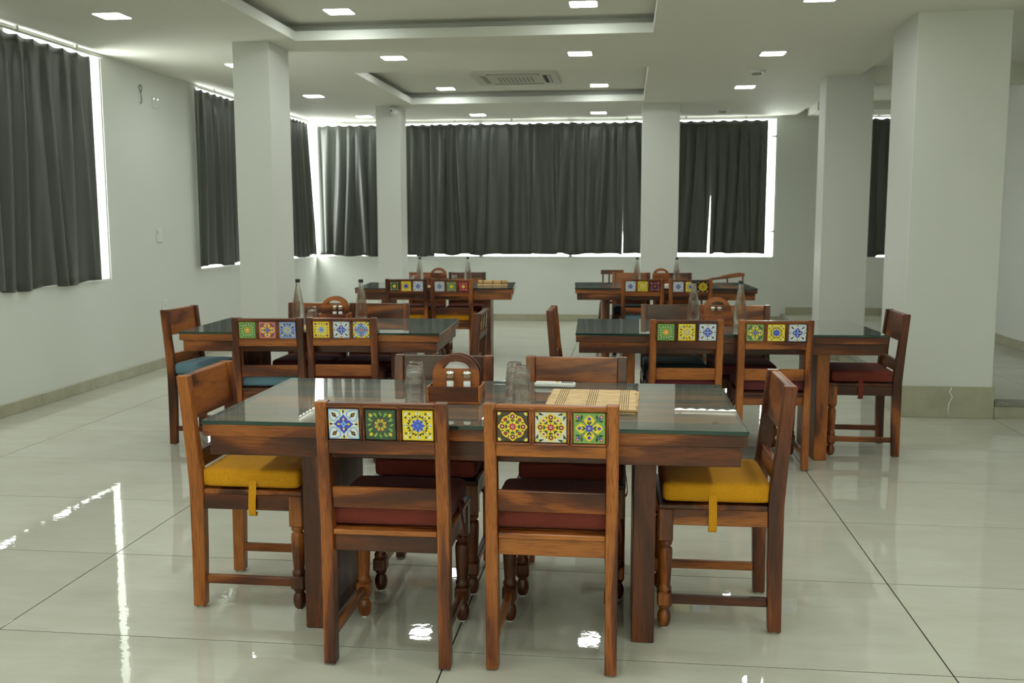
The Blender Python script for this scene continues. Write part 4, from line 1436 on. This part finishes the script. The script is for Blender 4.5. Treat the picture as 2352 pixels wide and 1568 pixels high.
# folded napkin leaning over the far right caddy
m = MB(); m.prism([(-0.075, 0.004), (-0.02, 0.020), (0.05, 0.024), (0.085, 0.014), (0.07, 0.0), (-0.06, 0.0)], 1, -0.05, 0.05, MAT['tissue'])
tag(put('paper_napkin', m, None, (0.425, 9.97, ZTOP + 0.0005)), 'crumpled white napkin on the far right table', 'napkin')

# bamboo mats
def mat_mesh(w, d, nsl, seed, stripes):
    r = random.Random(seed)
    b = MB()
    p = d / nsl
    for i in range(nsl):
        y0 = -d / 2 + i * p
        j0, j1 = r.uniform(-0.004, 0.004), r.uniform(-0.004, 0.004)
        zj = r.uniform(0, 0.0004)
        b.box(-w / 2 + j0, w / 2 + j1, y0 + 0.0003, y0 + p - 0.0003, zj, 0.0021 + zj, MAT['bamboo'])
    return b.mesh('slats')
def thread_mesh(d, xs):
    b = MB()
    for x in xs:
        n = 40
        for i in range(n):
            y0 = -d / 2 + d * i / n
            b.box(x - 0.0009, x + 0.0009, y0 + 0.0004, y0 + d / n * 0.72, 0.0, 0.0030, MAT['bamboo_dark'])
    return b.mesh('threads')
XS_T = [u + k * 0.0075 for u in (-0.125, -0.015, 0.10) for k in range(5)]
ME_MS = [mat_mesh(0.315, 0.395, 62, s, None) for s in (1, 2)]
ME_MT = thread_mesh(0.39, XS_T)
def bmat(x, y, z, deg, label, i, s=1.0):
    t = thing('bamboo_placemat', label, 'placemat', (x, y, z), math.radians(deg), 'bamboo placemats')
    t.scale = (s, s, 1)
    o = put('slats', ME_MS[i % 2], t); tag(o, kind='stuff')
    o = put('threads', ME_MT, t); tag(o, kind='stuff')
for k in range(4):
    lab = ['bottom', 'second', 'third', 'topmost'][k]
    bmat(-0.112 + 0.003 * ((k * 7) % 3 - 1), 3.485 + 0.004 * ((k * 5) % 3 - 1), ZTOP + 0.0006 + k * 0.0036, -2 + (k % 2) * 1.2, '%s bamboo placemat of the stack on the front table' % lab, k)
bmat(-1.92, 5.78, ZTOP + 0.0006, 3, 'bamboo placemat near the front edge of the middle left table', 0, 0.85)
for k in range(2):
    bmat(0.80, 6.33, ZTOP + 0.0006 + 0.0036 * k, 4 + k, '%s bamboo placemat behind the right bottle on the middle right table' % ('lower' if k == 0 else 'upper'), k, 0.85)
bmat(0.36, 6.12, ZTOP + 0.0006, 2, 'bamboo placemat under the left bottle side of the middle right table', 1, 0.6)
for k in range(3):
    bmat(-1.37, 10.02, ZTOP + 0.0006 + 0.0036 * k, 5 + k, '%s bamboo placemat of the pile at the right end of the far left table' % ('lowest', 'middle', 'highest')[k], k, 0.95)
t = thing('rolled_placemat', 'rolled bamboo placemat on the pile of the far left table', 'placemat', (-1.37, 10.03, ZTOP + 0.0125), math.radians(5))
m = MB()
for k in range(14):
    a = 2 * PI * k / 14
    m.tube([(-0.15, 0.016 * math.cos(a), 0.018 + 0.016 * math.sin(a)), (0.15, 0.016 * math.cos(a), 0.018 + 0.016 * math.sin(a))], 0.004, MAT['bamboo'], 6)
put('slats', m, t)
for x in (-0.10, 0.0, 0.09):
    m = MB(); m.lathe([(0.0205, -0.004), (0.0205, 0.004)], MAT['bamboo_dark'], 16, cap=False)
    o = put('thread', m, t, (x, 0, 0.018)); o.rotation_euler = (0, PI / 2, 0)
bmat(-2.03, 9.72, ZTOP + 0.0006, 5, 'bamboo placemat near the front edge of the far left table', 0, 0.7)

# remote control
t = thing('remote_control', 'white air conditioner remote with grey screen on the front table', 'remote', (-0.270, 3.800, ZTOP + 0.0003), math.radians(-4))
m = MB(); m.prism([(-0.083, -0.018), (-0.078, -0.0225), (0.070, -0.0235), (0.078, -0.018), (0.080, 0.0), (0.078, 0.018), (0.070, 0.0235), (-0.078, 0.0225), (-0.083, 0.018)], 2, 0.002, 0.019, MAT['white_plastic'])
me = m.mesh('body')
bm = bmesh.new(); bm.from_mesh(me)
bmesh.ops.bevel(bm, geom=[e for e in bm.edges if e.calc_face_angle(0) > 0.9], offset=0.004, segments=3, affect='EDGES')
bm.to_mesh(me); bm.free()
put('body', me, t)
m = MB(); m.box(0.022, 0.070, -0.015, 0.015, 0.0188, 0.0194, MAT['lcd']); put('screen', m, t)
m = MB(); m.box(0.000, 0.014, -0.008, 0.008, 0.0188, 0.0205, MAT['yellow_plastic'], c=0.001); put('button', m, t)
for i in range(4):
    for j in (-1, 0, 1):
        m = MB(); m.box(-0.062 + i * 0.016, -0.052 + i * 0.016, j * 0.012 - 0.004, j * 0.012 + 0.004, 0.0188, 0.0200, MAT['white_plastic'], c=0.001); put('button', m, t)

# tilted wooden board by the far right table and the slatted chair end beside it
t = thing('wooden_board', 'tilted wooden board with pale top propped behind the far right table', 'board', (1.105, 10.82, 0.0))
m = MB()
pr = [(-0.30, 0.775), (-0.20, 0.790), (0.0, 0.815), (0.15, 0.835), (0.17, 0.84), (0.17, 0.872), (0.12, 0.878), (0.0, 0.860), (-0.15, 0.825), (-0.30, 0.790)]
m.prism(pr, 1, -0.02, 0.02, MAT['wood_x']); put('board', m, t)
m = MB(); m.box(0.145, 0.165, -0.012, 0.012, 0.0, 0.845, MAT['wood_z'], c=0.003); put('post', m, t)
m = MB(); m.box(-0.02, -0.002, -0.012, 0.012, 0.0, 0.812, MAT['wood_z'], c=0.003); put('post', m, t)
m = MB(); m.box(-0.29, -0.27, -0.012, 0.012, 0.0, 0.782, MAT['wood_z'], c=0.003); put('post', m, t)
t = thing('high_chair', 'dark slatted wooden seat just left of the far right table chairs', 'chair', (-0.155, 11.05, 0.0))
for s in (-1, 1):
    for q in (-1, 1):
        m = MB(); m.tube([(s * 0.16, q * 0.16, 0.0), (s * 0.12, q * 0.12, 0.52)], 0.014, MAT['dark_z'], 8); put('leg', m, t)
m = MB(); m.box(-0.13, 0.13, -0.14, 0.14, 0.52, 0.545, MAT['dark_x'], c=0.006); put('seat', m, t)
for i in range(4):
    m = MB(); x = -0.105 + i * 0.07
    m.box(x - 0.009, x + 0.009, 0.115, 0.13, 0.545, 0.845, MAT['dark_z'], c=0.003); put('spindle', m, t)
m = MB(); m.box(-0.13, 0.13, 0.112, 0.134, 0.835, 0.885, MAT['dark_x'], c=0.006); put('top_rail', m, t)
